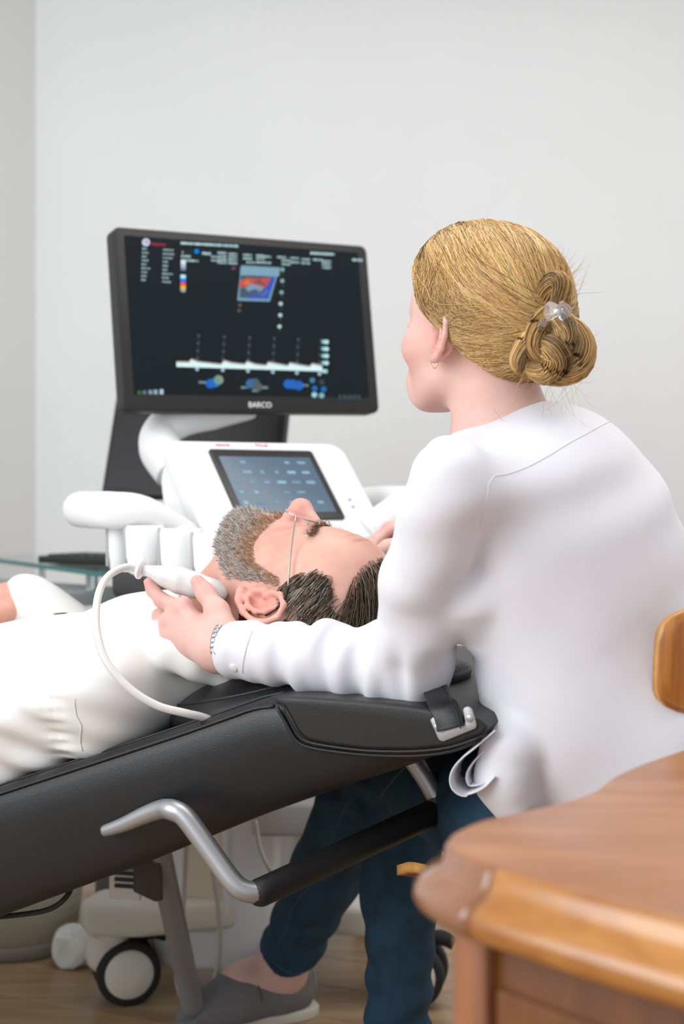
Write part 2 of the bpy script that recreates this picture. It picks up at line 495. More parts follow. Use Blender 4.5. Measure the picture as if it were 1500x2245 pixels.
# --- control panel deck, in front of the touch panel
deck = [kp(a, b, 0.772) for a, b in ((-.20, -.02), (.20, -.02), (.215, .10), (.19, .19), (.10, .215), (-.10, .215), (-.19, .19), (-.215, .10))]
dk = obj('control_deck', prism(deck, UZ * 0.034, 0.012, 4), M_white, US)
for i in range(7):
    for j in range(3):
        obj('key', box(kp(-.15 + i * .05, .005 + j * .032, .808), KAX, (.015, .009, .004), .002, 2), M_cream if (i + j) % 3 else M_grey, dk)
for i in range(6):
    obj('knob', lathe(kp(-.06 + i * .045, -.012, .805), UZ, [(0, .013), (.02, .012), (.024, .009)], 18), M_white, dk)
obj('trackball', lathe(kp(0, .135, .806), UZ, [(0, .03), (.004, .029), (.004, .024), (.012, .02), (.018, .012), (.02, .002)], 24), M_grey, dk)
# --- grab handles left and right
for s in (-1, 1):
    pts = [kp(s * .17, -.09, .855), kp(s * .25, -.085, .868), kp(s * .295, -.04, .872), kp(s * .30, .03, .872), kp(s * .29, .08, .872), kp(s * .25, .11, .868), kp(s * .17, .11, .83)]
    obj('grab_handle', tube(pts, np.array([.024, .027, .03, .03, .03, .027, .022]) * (1.0 if s < 0 else 1.35), 18, 6), M_white, US)
# --- probe holders under the left handle
for x_, y_, d_, r_ in ((262, 1196, 2.29, .020), (318, 1204, 2.24, .033), (398, 1212, 2.20, .036), (476, 1222, 2.17, .040)):
    c = px(x_, y_, d_) - UZ * .042; k_ = r_ / .038
    ph = obj('probe_holder', lathe(c, UZ, [(0, .018 * k_), (.006, .030 * k_), (.03, .036 * k_), (.072, .038 * k_), (.08, .036 * k_), (.078, .028 * k_), (.02, .02 * k_)], 24), M_white, US)
    obj('holder_slot', box(c + V(-.94, -.34, 0) * r_ * .98 + UZ * .045, [V(-.94, -.34, 0), V(.34, -.94, 0), UZ], (.002, .005, .036), .0012, 2), M_grey, ph)
obj('holder_rail', tube([px(255, 1172, 2.36), px(300, 1166, 2.31), px(360, 1170, 2.27), px(430, 1180, 2.25), px(520, 1190, 2.24)], .017, 12), M_white, US)
sk = box(kp(-.05, .05, .745), KAX, (.17, .15, .028), .018, 4); obj('console_tray', sk, M_black, US)
# --- monitor arm
arm = [px(385, 1030, 2.62), px(352, 985, 2.64), px(357, 944, 2.66), px(400, 918, 2.68), px(460, 905, 2.72), px(548, 890, 2.78)]
obj('monitor_arm', tube(arm, [.042, .04, .036, .034, .034, .026], 20, 8), M_white, US)
# --- monitor
c_bl, c_br, c_tl = px(272, 901, 2.55), px(832, 906, 2.82), px(291, 500, 2.60)
MR = nrm(c_br - c_bl); MU = c_tl - c_bl; MU = nrm(MU - MR * (MU @ MR)); MN = np.cross(MR, MU)
if MN[1] > 0: MN = -MN
MW = np.linalg.norm(c_br - c_bl); MH = abs((c_tl - c_bl) @ MU); MC = c_bl + MR * MW / 2 + MU * MH / 2
def mp_(a, b, c=0.0): return MC + MR * a + MU * b + MN * c
mon = obj('monitor', prism([mp_(a, b, -0.034) for a, b in rrect(MW / 2, MH / 2, .014)], MN * .034, .004), M_dgrey, US)
obj('screen_glass', prism([mp_(a, b + .008, -.0005) for a, b in rrect(MW / 2 - .021, MH / 2 - .023, .001, 1)], MN * .001), mat('dark_screen', (0.003, 0.004, 0.005), 0.35, emit=(0.0045, 0.0078, 0.0098), estr=1.0, spec=0.12), mon, smooth=False)
obj('rear_shell', prism([mp_(a, b, -.07) for a, b in rrect(MW / 2 - .05, MH / 2 - .04, .03)], MN * .04, .01), M_dgrey, mon)
text_mesh('bezel_lettering', 'BARCO', on_plane(545, 893, MC + MN * .0008, MN), MR, MU, .0105, M_print_white, mon)
def sp(zx, zy): return on_plane(260 + zx * 610 / 1500, 480 + zy * 440 / 1082, MC + MN * .0014, MN)   # place on the screen plane
qs = []
WH = V(.50, .72, .75)
def sq(x0, y0, x1, y1, col):
    sl_ = 0.055
    qs.append((np.array([sp(x0, y1), sp(x1, y1 + (x1 - x0) * sl_), sp(x1, y0 + (x1 - x0) * sl_), sp(x0, y0)]), np.asarray(col, float)))
def poly(pts, col): qs.append((np.array([sp(*p) for p in pts]), np.asarray(col, float)))
def dot(x, y, r, col, n=10): poly([(x + r * math.cos(t), y - r * math.sin(t)) for t in np.linspace(0, 2 * math.pi, n + 1)[:-1]], col)
def txt(x, y, w_, col=WH, h=9, gap=4):
    x1 = x + w_
    while x < x1:
        ww = rr.uniform(4, 9); yy = y + (x - (x1 - w_)) * .055; hh = h * rr.choice((.7, 1, 1))
        sq(x, yy - hh / 2, min(x + ww, x1), yy + hh / 2, col * rr.uniform(.75, 1.05)); x += ww + gap * .6
# patient columns
for i, w_ in enumerate((28, 40, 30, 42, 32, 55, 36, 34, 30)): txt(128 - i * .8, 160 + i * 21, w_ * .85, WH * .75, 10)
for i, w_ in enumerate((68, 72, 62, 34, 36, 30, 66, 40, 56)): txt(240 - i * .6, 166 + i * 21.5, w_ * .85, WH * .75, 10)
dot(148, 126, 22, (.55, .6, .75)); dot(150, 124, 9, (.35, .02, .03))
txt(335, 130, 310, WH * 1.1, 13, 3); sq(345, 168, 400, 186, (.02, .03, .04)); dot(421, 175, 13, (.0, .22, .75))
txt(1035, 184, 130, WH * 1.1, 13, 3); txt(1260, 220, 56, WH, 14, 3)
for y, x, w_ in ((180, 342, 10), (200, 338, 50), (222, 338, 92)): txt(x, y, w_, WH * .9, 12)
for x, rows in ((450, (186, 190)), (500, (206, 226)), (535, (185, 204, 222, 238)), (592, (190, 206, 222, 240)), (672, (196, 215)), (690, (236,)), (742, (200, 216, 236)), (775, (205, 238)), (855, (208,)), (880, (226, 246)), (925, (213, 235)), (985, (220, 240)), (1050, (222,)), (1098, (230, 246, 264))):
    for y in rows: txt(x, y - 3, 48, WH * .85, 11, 3)
for k in range(8): sq(336, 222 + k * 7, 362, 230 + k * 7, V(.75, .85, .9) * (1 - k * .12) + V(0, .03, .12))
for k, c_ in enumerate(((.5, .8, .85), (.35, .75, .9), (.02, .3, .9), (.05, .1, .85), (.5, .1, .3), (.9, .12, .01), (.95, .3, .0), (.8, .5, .1))):
    sq(334, 300 + k * 9.5, 362, 310 + k * 9.5, c_)
txt(334, 385, 28, WH, 20)
# duplex window
poly([(640, 440), (815, 446), (858, 300), (872, 262), (662, 250)], (.18, .32, .42))
poly([(652, 425), (806, 430), (845, 312), (660, 300)], (.012, .016, .02))
poly([(655, 302), (866, 308), (871, 262), (662, 252)], (.22, .36, .48))
for k in range(5): poly([(655, 262 + k * 10), (866, 270 + k * 9), (866, 273 + k * 9), (655, 266 + k * 10)], V(.35, .5, .62) * (1 if k % 2 else .6))
poly([(648, 362), (660, 330), (690, 318), (760, 322), (822, 318), (800, 360), (755, 376), (720, 352), (690, 366), (665, 372)], (.80, .05, .01))
poly([(672, 352), (682, 328), (706, 330), (702, 350), (686, 356)], (.95, .42, .02))
poly([(680, 372), (715, 346), (755, 352), (790, 372), (760, 392), (735, 376), (700, 392)], (.27, .40, .55))
poly([(690, 430), (720, 396), (750, 412), (790, 380), (825, 318), (846, 316), (808, 432)], (.02, .04, .75))
poly([(740, 392), (775, 400), (800, 375), (812, 400), (780, 418)], (.12, .2, .5))
for k, (x, y) in enumerate(((884, 273), (883, 334), (879, 396), (874, 457), (872, 519), (868, 580))):
    dot(x, y, 11, V(.25, .38, .42) if k in (0, 1, 2) else V(.42, .62, .68)); dot(x + 3, y + 25, 7, (.045, .05, .055))
for x, y in ((655, 464), (650, 494)): dot(x, y, 10, (.12, .09, .07))
dot(620, 266, 11, (.14, .06, .10))
# doppler trace
top = [(312, 766), (380, 768), (392, 752), (430, 766), (500, 774), (552, 780), (570, 760), (610, 772), (680, 780), (694, 764), (740, 780), (796, 786), (808, 768), (850, 776), (912, 788), (925, 772), (970, 782), (1030, 792), (1045, 776), (1098, 788)]
for i in range(len(top) - 1):
    (x0, y0), (x1, y1) = top[i], top[i + 1]
    b0 = 797 + (x0 - 312) * .032; b1 = 797 + (x1 - 312) * .032
    poly([(x0, b0), (x1, b1), (x1, y1 + 8), (x0, y0 + 8)], (.66, .86, .86)); poly([(x0, y0 + 8), (x1, y1 + 8), (x1, y1), (x0, y0)], (.42, .36, .34))
for k, x in enumerate((432, 570, 706, 840, 970, 1092)):
    for j in range(7): dot(x - j * 1.2, 630 + k * 5 + j * 20, 8.5 if j % 2 == 0 else 6, (.06, .085, .10) if j % 2 == 0 else (.035, .045, .05))
    dot(x - 8, 810 + k * 5, 10, (.36, .5, .6))
for k in range(4): dot(1106, 662 + k * 38, 11, (.3, .6, .65)); dot(1122, 663 + k * 38, 12, (.5, .78, .8))
sq(1098, 810, 1126, 830, (.4, .65, .7))
for x, y, c_ in ((520, 882, (.02, .18, .45)), (495, 888, (.02, .12, .5)), (540, 868, (.2, .32, .2)), (735, 885, (.07, .11, .13)), (712, 888, (.04, .14, .35)), (750, 905, (.09, .11, .1)), (942, 892, (.03, .13, .4)), (915, 890, (.02, .12, .5)), (972, 898, (.02, .12, .5))):
    dot(x, y, 26, c_, 12)
for x, y, w_ in ((432, 880, 40), (660, 908, 36), (772, 908, 36), (722, 926, 28), (990, 896, 34)): txt(x, y, w_, WH * .45, 12, 2)
for x, y, c_ in ((1045, 870, (.06, .2, .35)), (1095, 880, (.05, .06, .07)), (1058, 914, (.01, .15, .45)), (1106, 918, (.01, .15, .45)), (1056, 948, (.35, .6, .7)), (1095, 952, (.2, .45, .5))): dot(x, y, 15, c_)
for k, (x, c_) in enumerate(((112, (.05, .14, .05)), (140, (.12, .16, .2)), (172, (.22, .3, .36)), (200, (.25, .4, .45)), (232, (.4, .55, .6)))): sq(x - 10, 926 - k * 2, x + 10, 945, c_)
for k in range(5): sq(1185 + k * 25, 948, 1205 + k * 25, 975, (.045, .065, .075))
quads_obj('screen_graphics', qs, mon)['kind'] = 'stuff'
text_mesh('screen_lettering', 'esaote', sp(176, 142), MR, MU, .0078, mat('red_glow', (0, 0, 0), .5, emit=(.35, .01, .04)), mon, .0002)
# --- lower cart
FN = nrm(V(-.22, -.975, 0)); FR = V(-FN[1], FN[0], 0)                   # cart front towards the couch
FC = V(px(440, 1900, 2.53)[0], 2.53, 0)
def fp(a, z, b=0.0): return FC + FR * a + FN * b + UZ * z
obj('cart_body', prism([KC + V(a, b + .2, .15) for a, b in ((-.19, -.10), (.0, -.14), (.20, -.06), (.25, .10), (.20, .34), (-.12, .34), (-.2, .2))], UZ * .57, .04, 5), M_white, US)
obj('cart_front_shield', prism([fp(a, b, -.05) for a, b in ((-.125, .62), (-.125, .26), (-.11, .12), (-.085, .045), (.095, .045), (.128, .10), (.14, .26), (.14, .62))], FN * .05, .02, 4), M_white, US)
rec = [fp(.008 + .041 * math.cos(t), (.42 if math.sin(t) > 0 else .165) + .041 * math.sin(t), .0015) for t in np.linspace(0, 2 * math.pi, 33)[:-1]]
obj('cable_recess', prism(rec, FN * .002, .0008, 1), mat('recess_cream', (0.86, 0.78, 0.62), 0.5), US)
obj('recess_rim', tube([p + FN * .001 for p in rec], .007, 8, 0, True), M_white, US)
obj('side_panel', prism([KC + V(a, b + .2, .20) for a, b in ((.10, -.13), (.255, -.05), (.27, .10), (.12, .02))], UZ * .40, .01), M_grey, US)
obj('tray_bracket', box(px(665, 1790, 2.5), np.eye(3), (.09, .03, .03), .01), mat('pale_grey_plastic', (.5, .49, .48), .45), US)
vp = obj('rating_plate', box(px(275, 1930, 2.24), [FR, FN, UZ], (.026, .004, .03), .002), M_white, US)
for k in range(3): obj('rating_print', box(px(275, 1915 + k * 14, 2.234), [FR, FN, UZ], (.018, .001, .003)), M_dgrey, vp, smooth=False)
# base with arms and casters
BC = V(-.155, 2.72, 0)
for sx_, sy_, wd in ((-1, -1, nrm(V(.30, -.95, 0))), (1, -1, nrm(V(-.2, -.98, 0))), (-1, 1, nrm(V(.8, -.6, 0))), (1, 1, nrm(V(.8, .6, 0)))):
    cx0 = BC + V(sx_ * .255, sy_ * .205, 0)
    q_ = lambda a, b: BC + V(sx_ * a, sy_ * b, .125)
    obj('base_arm', prism([q_(.02, .04), q_(.29, .13), q_(.31, .20), q_(.29, .25), q_(.20, .255), q_(.02, .20)], UZ * .055, .015, 4), M_cream, US)
    cs_ = obj('caster', lathe(cx0 + UZ * .09, UZ, [(0, .026), (.02, .034), (.04, .034)], 20), M_cream, US)
    sd = np.cross(UZ, wd)
    for q in (-1, 1):
        wc = cx0 + wd * (q * .026) + sd * .028 + UZ * .057
        obj('tyre', lathe(wc - wd * .013, wd, [(0, .04), (.0, .05), (.004, .0565), (.022, .0565), (.026, .05), (.026, .04)], 32), M_rubber, cs_)
        obj('hub_cap', lathe(wc + wd * (q * .0135), wd * q, [(-.01, .043), (.0, .043), (.003, .04), (.0045, .012)], 28), M_cream, cs_)
    obj('fork', tube([cx0 + UZ * .115 - sd * .004, cx0 + UZ * .08 - sd * .012, cx0 + UZ * .055 + sd * .02], [.034, .03, .014], 14), M_cream, cs_)
    obj('brake_pedal', tube([cx0 + UZ * .11 + sd * .04, cx0 + UZ * .118 + sd * .075, cx0 + UZ * .108 + sd * .10], [.012, .014, .011], 10), M_rubber, cs_)
# hanging cables
M_cable = mat('ivory_cable', (0.62, 0.58, 0.52), 0.45)
obj('cable', tube([px(410, 1840, 2.39), px(405, 1930, 2.39), px(400, 2010, 2.39), px(390, 2090, 2.40), px(388, 2150, 2.42), px(402, 2195, 2.43), px(420, 2205, 2.44)], .004, 8), M_cable, US)
obj('cable', tube([px(455, 1830, 2.40), px(470, 1930, 2.40), px(480, 2010, 2.40), px(482, 2080, 2.41), px(470, 2150, 2.43), px(448, 2185, 2.45), px(425, 2200, 2.46)], .0045, 8), M_cable, US)
obj('cable', tube([px(560, 1800, 2.39), px(570, 1860, 2.39), px(590, 1905, 2.39), px(600, 1920, 2.41)], .004, 8), M_cable, US)

# ------------------------------------------------------------------ grey side desk with glass riser, rear monitor
DE = nrm(V(.739, -.674, 0)); DN = V(-.674, -.739, 0) / np.linalg.norm([.674, .739])
dp0 = px(0, 1268, 3.317)
DK = thing('side_desk', 'grey desk along the wall behind the lying man', 'desk', (dp0[0], dp0[1], 0))
def dpt(a, b, z): return V(dp0[0], dp0[1], 0) + DE * a + DN * b + UZ * z
M_desk = mat('grey_laminate', (0.33, 0.345, 0.365), 0.35, var=0.03)
obj('desk_top', prism([dpt(-.25, 0, .672), dpt(.52, 0, .672), dpt(.52, .40, .672), dpt(-.25, .40, .672)], UZ * .028, .004), M_desk, DK)
for a, b in ((-.22, .05), (.46, .05), (-.22, .36), (.46, .34)):
    obj('leg', box(dpt(a, b, .336), [DE, DN, UZ], (.018, .018, .336), .004), M_desk, DK)
GR = thing('glass_riser', 'clear green edged glass shelf raised on steel legs above the grey desk', 'glass shelf', px(104, 1285, 3.04))
M_glass = mat('green_glass', (0.80, 0.93, 0.90), 0.02, trans=1.0, ior=1.5, spec=0.5)
M_gedge = mat('glass_edge', (0.03, 0.16, 0.15), 0.15)
ga, gb = px(-60, 1217.5, 3.52), px(290, 1262, 2.656)
ga[2] = gb[2] = .745; ge = nrm(gb - ga); gn = V(-ge[1], ge[0], 0)
obj('glass_plate', prism([ga - UZ * .010, gb - UZ * .010, gb + gn * .24 - UZ * .010, ga + gn * .24 - UZ * .010], UZ * .010), M_glass, GR, smooth=False)
obj('plate_edge', box((ga + gb) / 2 - gn * .0012 - UZ * .005, [ge, gn, UZ], (np.linalg.norm(gb - ga) / 2, .001, .005)), M_gedge, GR, smooth=False)
for t_, r_ in ((.42, .007), (.72, .0125)):
    c = ga + (gb - ga) * t_ + gn * .03
    obj('riser_leg', lathe(V(c[0], c[1], .70), UZ, [(0, r_ * 1.2), (.003, r_ * 1.2), (.004, r_), (.034, r_)], 16), M_silver, GR)
KB = thing('keyboard', 'flat black keyboard tray lying on the glass shelf', 'keyboard', tuple(ga + (gb - ga) * .62 + gn * .12))
kc = ga + (gb - ga) * .60 + gn * .125 + UZ * .010
kax = [nrm(ge * .9 + gn * .45), None, UZ]; kax[1] = np.cross(UZ, kax[0])
obj('tray', box(kc, kax, (.15, .075, .008), .004), M_dgrey, KB)
for i in range(10):
    for j in range(4):
        obj('key', box(kc + kax[0] * (-.126 + i * .028) + kax[1] * (-.045 + j * .03) + UZ * .009, kax, (.011, .011, .003), .001, 1), M_black, KB)
RM = thing('computer_monitor', 'black flat computer monitor seen behind the ultrasound screen', 'monitor', px(420, 1215, 3.0))
r_bl, r_tl, r_br = px(221, 1086, 2.98), px(250, 842, 3.07), px(606, 1090, 2.86)
rr_ = nrm(r_br - r_bl); ru = r_tl - r_bl; ru = nrm(ru - rr_ * (ru @ rr_) * .55); rn = nrm(np.cross(rr_, ru)); rn = -rn if rn[1] > 0 else rn
rw, rh = np.linalg.norm(r_br - r_bl), np.linalg.norm(r_tl - r_bl)
cor = [r_bl, r_bl + rr_ * rw, r_bl + rr_ * rw + ru * rh, r_bl + ru * rh]
obj('housing', prism([p - rn * .03 for p in cor], rn * .03, .004), M_dgrey, RM)
ins = [r_bl + rr_ * a + ru * b + rn * .0005 for a, b in ((.012, .014), (rw - .012, .014), (rw - .012, rh - .012), (.012, rh - .012))]
obj('dark_panel', prism(ins, rn * .001), mat('off_screen', (0.012, 0.011, 0.013), 0.35), RM, smooth=False)
sb = r_bl + rr_ * rw * .62 + ru * .1 - rn * .06
obj('stand', tube([sb + rn * .03, sb - UZ * .05, V(sb[0], sb[1], .755)], [.02, .02, .022], 14), M_black, RM)
obj('stand_base', lathe(V(sb[0], sb[1], .745), UZ, [(0, .09), (.006, .09), (.012, .03)], 28), M_black, RM)

# ------------------------------------------------------------------ waste basket
WB = thing('waste_basket', 'cream mesh waste basket with crumpled paper on the floor', 'waste basket', (px(12, 2108, 2.74)[0], 2.84, 0))
wc = V(WB.location[0], WB.location[1], 0)
M_mesh = mat('cream_mesh', (.78, .74, .62), 0.5)
obj('base_ring', lathe(wc, UZ, [(0, .118), (.004, .124), (.024, .126), (.028, .122), (.028, .10), (.006, .09)], 48), mat('taupe_plastic', (.22, .2, .16), .5), WB)
ws = []
for k in range(120):
    a0 = 2 * math.pi * k / 120
    for s in (1, -1):
        pts = [wc + V(math.cos(a0 + s * t * .35) * (.118 + .03 * t), math.sin(a0 + s * t * .35) * (.118 + .03 * t), .027 + .26 * t) for t in np.linspace(0, 1, 5)]
        ws.append(tube(pts, .0011, 4, 0))
wm = obj('mesh_wall', merge(*ws), M_mesh, WB); wm['kind'] = 'stuff'
obj('liner', lathe(wc, UZ, [(.028, .113), (.28, .142), (.281, .141), (.03, .111)], 40), mat('pale_liner', (.80, .77, .66), .7), WB)
obj('rim', tube([wc + V(math.cos(a) * .149, math.sin(a) * .149, .287) for a in np.linspace(0, 2 * math.pi, 40)[:-1]], .005, 8, 0, True), M_mesh, WB)
M_paper = mat('paper', (.8, .8, .76), .8)
nz = sinnoise(5, 90)
for k, (dx, dy, r_) in enumerate(((.14, -.13, .045), (.205, -.17, .03))):
    bm = bmesh.new(); bmesh.ops.create_icosphere(bm, subdivisions=3, radius=r_); v, f = bm_out(bm)
    v = v * (1 + .22 * nz(v + k)[:, None]); v[:, 2] = np.maximum(v[:, 2], -r_ * .75)
    tag(obj('crumpled_paper', (v + wc + V(dx, dy, r_ * .75 + .001), f), M_paper, None, smooth=False), ('crumpled white paper on the floor against the basket, the larger one', 'crumpled white paper between basket and caster, the smaller one')[k], 'paper')
# ------------------------------------------------------------------ examination couch
KA = V(.92, -.39, 0) / math.hypot(.92, .39); KX = V(-KA[1], KA[0], 0)     # towards the head end, towards the far side
K0 = V(.1616, 1.55, 0); KW = .56
def cn(x, y, c=0.0): return on_plane(x, y, K0, KX) + KX * c               # on the couch's near side
M_lea = mat('black_leather', (0.0115, 0.0125, 0.0145), 0.34, var=0.12, vscale=14, bump=0.22, bscale=900, spec=0.5)
M_lea2 = mat('dark_grey_leather', (0.020, 0.020, 0.0205), 0.40, var=0.1, vscale=14, bump=0.25, bscale=900)
CO = thing('examination_couch', 'black leather reclining examination couch with silver tube handle and legs', 'couch', (-.35, 2.0, 0))
top = [(600, 1526), (560, 1536), (500, 1557), (400, 1592), (200, 1658), (0, 1723)]
bot = [(0, 2012), (300, 1902), (560, 1795), (700, 1745), (900, 1680), (1072, 1608)]
pt = [cn(*p) for p in top]; pb = [cn(*p) for p in bot]
dl = nrm(pt[-1] - pt[-2]); dlb = nrm(pb[0] - pb[1])
hip_t = pt[-1] + dl * .17; hip_b = pb[0] + dlb * .17
prof = [cn(1060, 1592), cn(1000, 1580), cn(760, 1552)] + pt + [hip_t, hip_b] + pb
def tz(p): return -((p - K0) @ KA), p[2]
tt_ = np.array([tz(p) for p in [cn(1060, 1592), cn(1000, 1580), cn(760, 1552)] + pt + [hip_t]]); tb2 = np.array([tz(p) for p in (pb[::-1] + [hip_b])])
sv_, sf_ = [], []; ST_ = np.linspace(max(tt_[0, 0], tb2[0, 0]), min(tt_[-1, 0], tb2[-1, 0]), 40)
SECT = [(0.0, 0.0), (-.010, .02), (-.017, .07), (-.021, .16), (-.0225, .30), (-.021, .5), (-.016, .72), (-.008, .90), (.002, .985), (.014, 1.0)]
for t_ in ST_:
    z1, z0 = np.interp(t_, tt_[:, 0], tt_[:, 1]), np.interp(t_, tb2[:, 0], tb2[:, 1])
    ring_ = [(.014, 0.0)] + SECT + [(KW - a, b) for a, b in SECT[::-1]] + [(KW - .014, 0.0)]
    for a, b in ring_:
        p = K0 - KA * t_ + KX * (a + .012); sv_.append(V(p[0], p[1], z1 + (z0 - z1) * b))
m_ = len(ring_)
for i in range(len(ST_) - 1):
    for k in range(m_): l_ = (k + 1) % m_; sf_.append((i * m_ + k, i * m_ + l_, i * m_ + m_ + l_, i * m_ + m_ + k))
sf_.append(tuple(range(m_))[::-1]); sf_.append(tuple((len(ST_) - 1) * m_ + k for k in range(m_)))
obj('back_section', (np.array(sv_), sf_), M_lea, CO)
seat = [hip_t + V(0, 0, .0) - KA * .012, hip_t - KA * .55 - UZ * .03, hip_t - KA * .55 - UZ * .14, hip_b - KA * .03, hip_b - KA * .012 + UZ * .02]
obj('seat_section', prism(seat, KX * KW, .014, 4), M_lea, CO)
lt = hip_t - KA * .565 - UZ * .03
obj('leg_section', prism([lt, lt - KA * .55 - UZ * .10, lt - KA * .55 - UZ * .20, lt - UZ * .11], KX * KW, .014, 4), M_lea, CO)
# head end cover: a softer panel folded over the end
hd = [(604, 1524), (680, 1523), (800, 1531), (900, 1541), (1000, 1556), (1060, 1572), (1078, 1588), (1070, 1608), (1000, 1632), (920, 1641), (820, 1640), (740, 1631), (690, 1621), (668, 1606), (650, 1574), (634, 1545)]
hp = [cn(x, y, -.017) for x, y in hd]
hs = obj('head_section', prism(hp, KX * (KW + .034), .012, 4, False), M_lea2, CO)
seam = [cn(x, y, -.0185) for x, y in hd[7:]]
obj('seam', tube(seam, .0016, 6, 3), M_black, hs)
seam2 = [cn(x - 4, y + 3, -.0125) for x, y in ((1064, 1616), (1000, 1640), (920, 1650), (820, 1648), (735, 1639), (684, 1629), (660, 1612), (640, 1576), (622, 1545))]
obj('piping', tube(seam2, .0022, 6, 3), M_black, CO)
obj('piping', tube([cn(x, y + 17, -.0055) for x, y in [(606, 1530)] + top[1:]] + [hip_t - UZ * .012 - KX * .0055], .0021, 6, 3), M_black, CO)
obj('piping', tube([cn(x, y, .022) + UZ * .0012 for x, y in [(606, 1526)] + top[1:]] + [hip_t + KX * .022 + UZ * .001], .0018, 6, 3), M_black, CO)
# strap bracket
def cb(x, y): return cn(x, y, -.0185)
br = [(957, 1573), (962, 1567), (972, 1566), (977, 1570), (988, 1592), (996, 1593), (1030, 1581), (1033, 1575), (1028, 1550), (1032, 1545), (1040, 1543), (1047, 1548), (1058, 1584), (1055, 1591), (986, 1619), (978, 1617), (974, 1612)]
plate = obj('strap_bracket', prism([cb(*p) for p in br], -KX * .0025, .0006, 2, False), mat('brushed_plate', (.42, .41, .42), .45, .6), CO)
for p in ((973, 1589), (1043, 1569)): obj('screw', disc(cb(*p) - KX * .003, -KX, .0042, 14, .0015), M_silver, plate)
# push handle
hc = -.040
h1 = [cn(246, 1815, -.018), cn(290, 1800, -.022), cn(340, 1778, -.027), cn(385, 1762, -.033), cn(415, 1761, hc), cn(440, 1774, hc), cn(470, 1812, hc), cn(510, 1868, hc), cn(548, 1918, hc), cn(570, 1936, hc + .004)]
g0 = cn(592, 1944, hc + .012)
h1.append(g0)
obj('push_handle', tube(h1, [.007, .009, .0105, .0115, .0125, .0125, .0125, .0125, .0125, .0125, .0125], 16, 6), M_silver, CO)
g1 = px(958, 1778, 1.80); gl = g1 - g0
h2 = [g1 - nrm(gl) * .012, g1 + nrm(gl) * .004 + UZ * .012, px(957, 1748, 1.805), px(932, 1705, 1.81), px(905, 1665, 1.815), px(880, 1625, 1.82)]
obj('push_handle', tube(h2, .0125, 16, 6), M_silver, CO)
grip = tube([g0 + KX * .004, g0 + gl * .03, g0 + gl * .2, g0 + gl * .5, g0 + gl * .8, g0 + gl * .985], .0165, 24, 8)
gv = grip[0]; obj('foam_grip', (gv, grip[1]), mat('ribbed_rubber', (.012, .012, .013), .5, bump=.3, bscale=500), CO)
# legs and base
M_tube = mat('grey_tube', (0.34, 0.34, 0.35), 0.38, 0.3, var=0.04)
for off in (0.0,):
    a, b = px(352, 1880, 2.16), px(427, 2225, 2.36)
    a2 = a - KX * .44; b2 = b - KX * .40
obj('leg', tube([a + nrm(a - b) * .06, a, (a + b) / 2, b], .0185, 18, 4), M_tube, CO)
b[2] = .012
obj('foot_bar', tube([b + KX * .05 + UZ * .008, b + UZ * .008, b - KX * .1 + UZ * .008], .019, 16, 4), M_tube, CO)
q0 = hip_b - KA * .42 - UZ * .06
for c in (.10, KW - .10):
    p = q0 + KX * c
    obj('leg', tube([p + UZ * .06, p - KA * .03, V(p[0] - .05, p[1] + .02, .02)], .0185, 16, 4), M_tube, CO)
obj('support_bar', tube([q0 + KX * .1 + UZ * .03, q0 + KX * .3 + UZ * .03, a], .016, 12, 4), M_tube, CO)
obj('hinge_plate', prism([px(292, 1900, 2.14), px(352, 1880, 2.14), px(356, 1975, 2.14), px(340, 1978, 2.14), px(292, 1955, 2.14)], V(0, .012, 0), .002), mat('brown_plate', (.06, .045, .04), .5), CO)
obj('power_cable', tube([cn(-120, 2040, .05), cn(0, 2028, .05), cn(60, 2016, .05), cn(95, 1990, .05), cn(100, 1965, .06)], .0035, 8), M_rubber, CO)
# neck cushion with its strap
CU = thing('head_cushion', 'small black leather cushion under the neck of the lying man', 'cushion', (-.05, 1.80, .64))
cu0 = K0 + KX * .20 - KA * .29; zt = .672
cv = SDF()
cax = [nrm(KA + UZ * .22), KX, nrm(UZ - KA * .22)]
cv.ell(V(cu0[0], cu0[1], .632) - KA * .045, cax, (.155, .17, .050), .01).ell(V(cu0[0], cu0[1], .645) + KA * .05, cax, (.15, .16, .040), .03)
vv, ff = cv.mesh(V(cu0[0] - .3, cu0[1] - .3, .58), V(cu0[0] + .3, cu0[1] + .3, .72), .005)
vv[:, 2] = np.maximum(vv[:, 2], .59)
obj('pad', (vv, ff), M_lea, CU)
rim_ = cv.project(np.array([V(cu0[0], cu0[1], .64) - KA * .045 + cax[0] * (.15 * math.cos(t)) + KX * (.16 * math.sin(t)) + cax[2] * .022 for t in np.linspace(1.6, 5.4, 22)]), .0)
obj('welt', tube(rim_, .002, 6, 2), M_black, CU)
st = [cn(850, 1500, .10) , cn(905, 1512, .06), cn(945, 1524, .022), cn(975, 1538, -.010), cn(994, 1560, -.020), cn(1004, 1590, -.024)]
obj('strap', band(st, KA, .031, .0035), M_lea, CU)
obj('strap_stitching', band([p - KX * .0022 + KA * .012 + UZ * .001 for p in st], KA, .0012, .002), M_dgrey, CU)

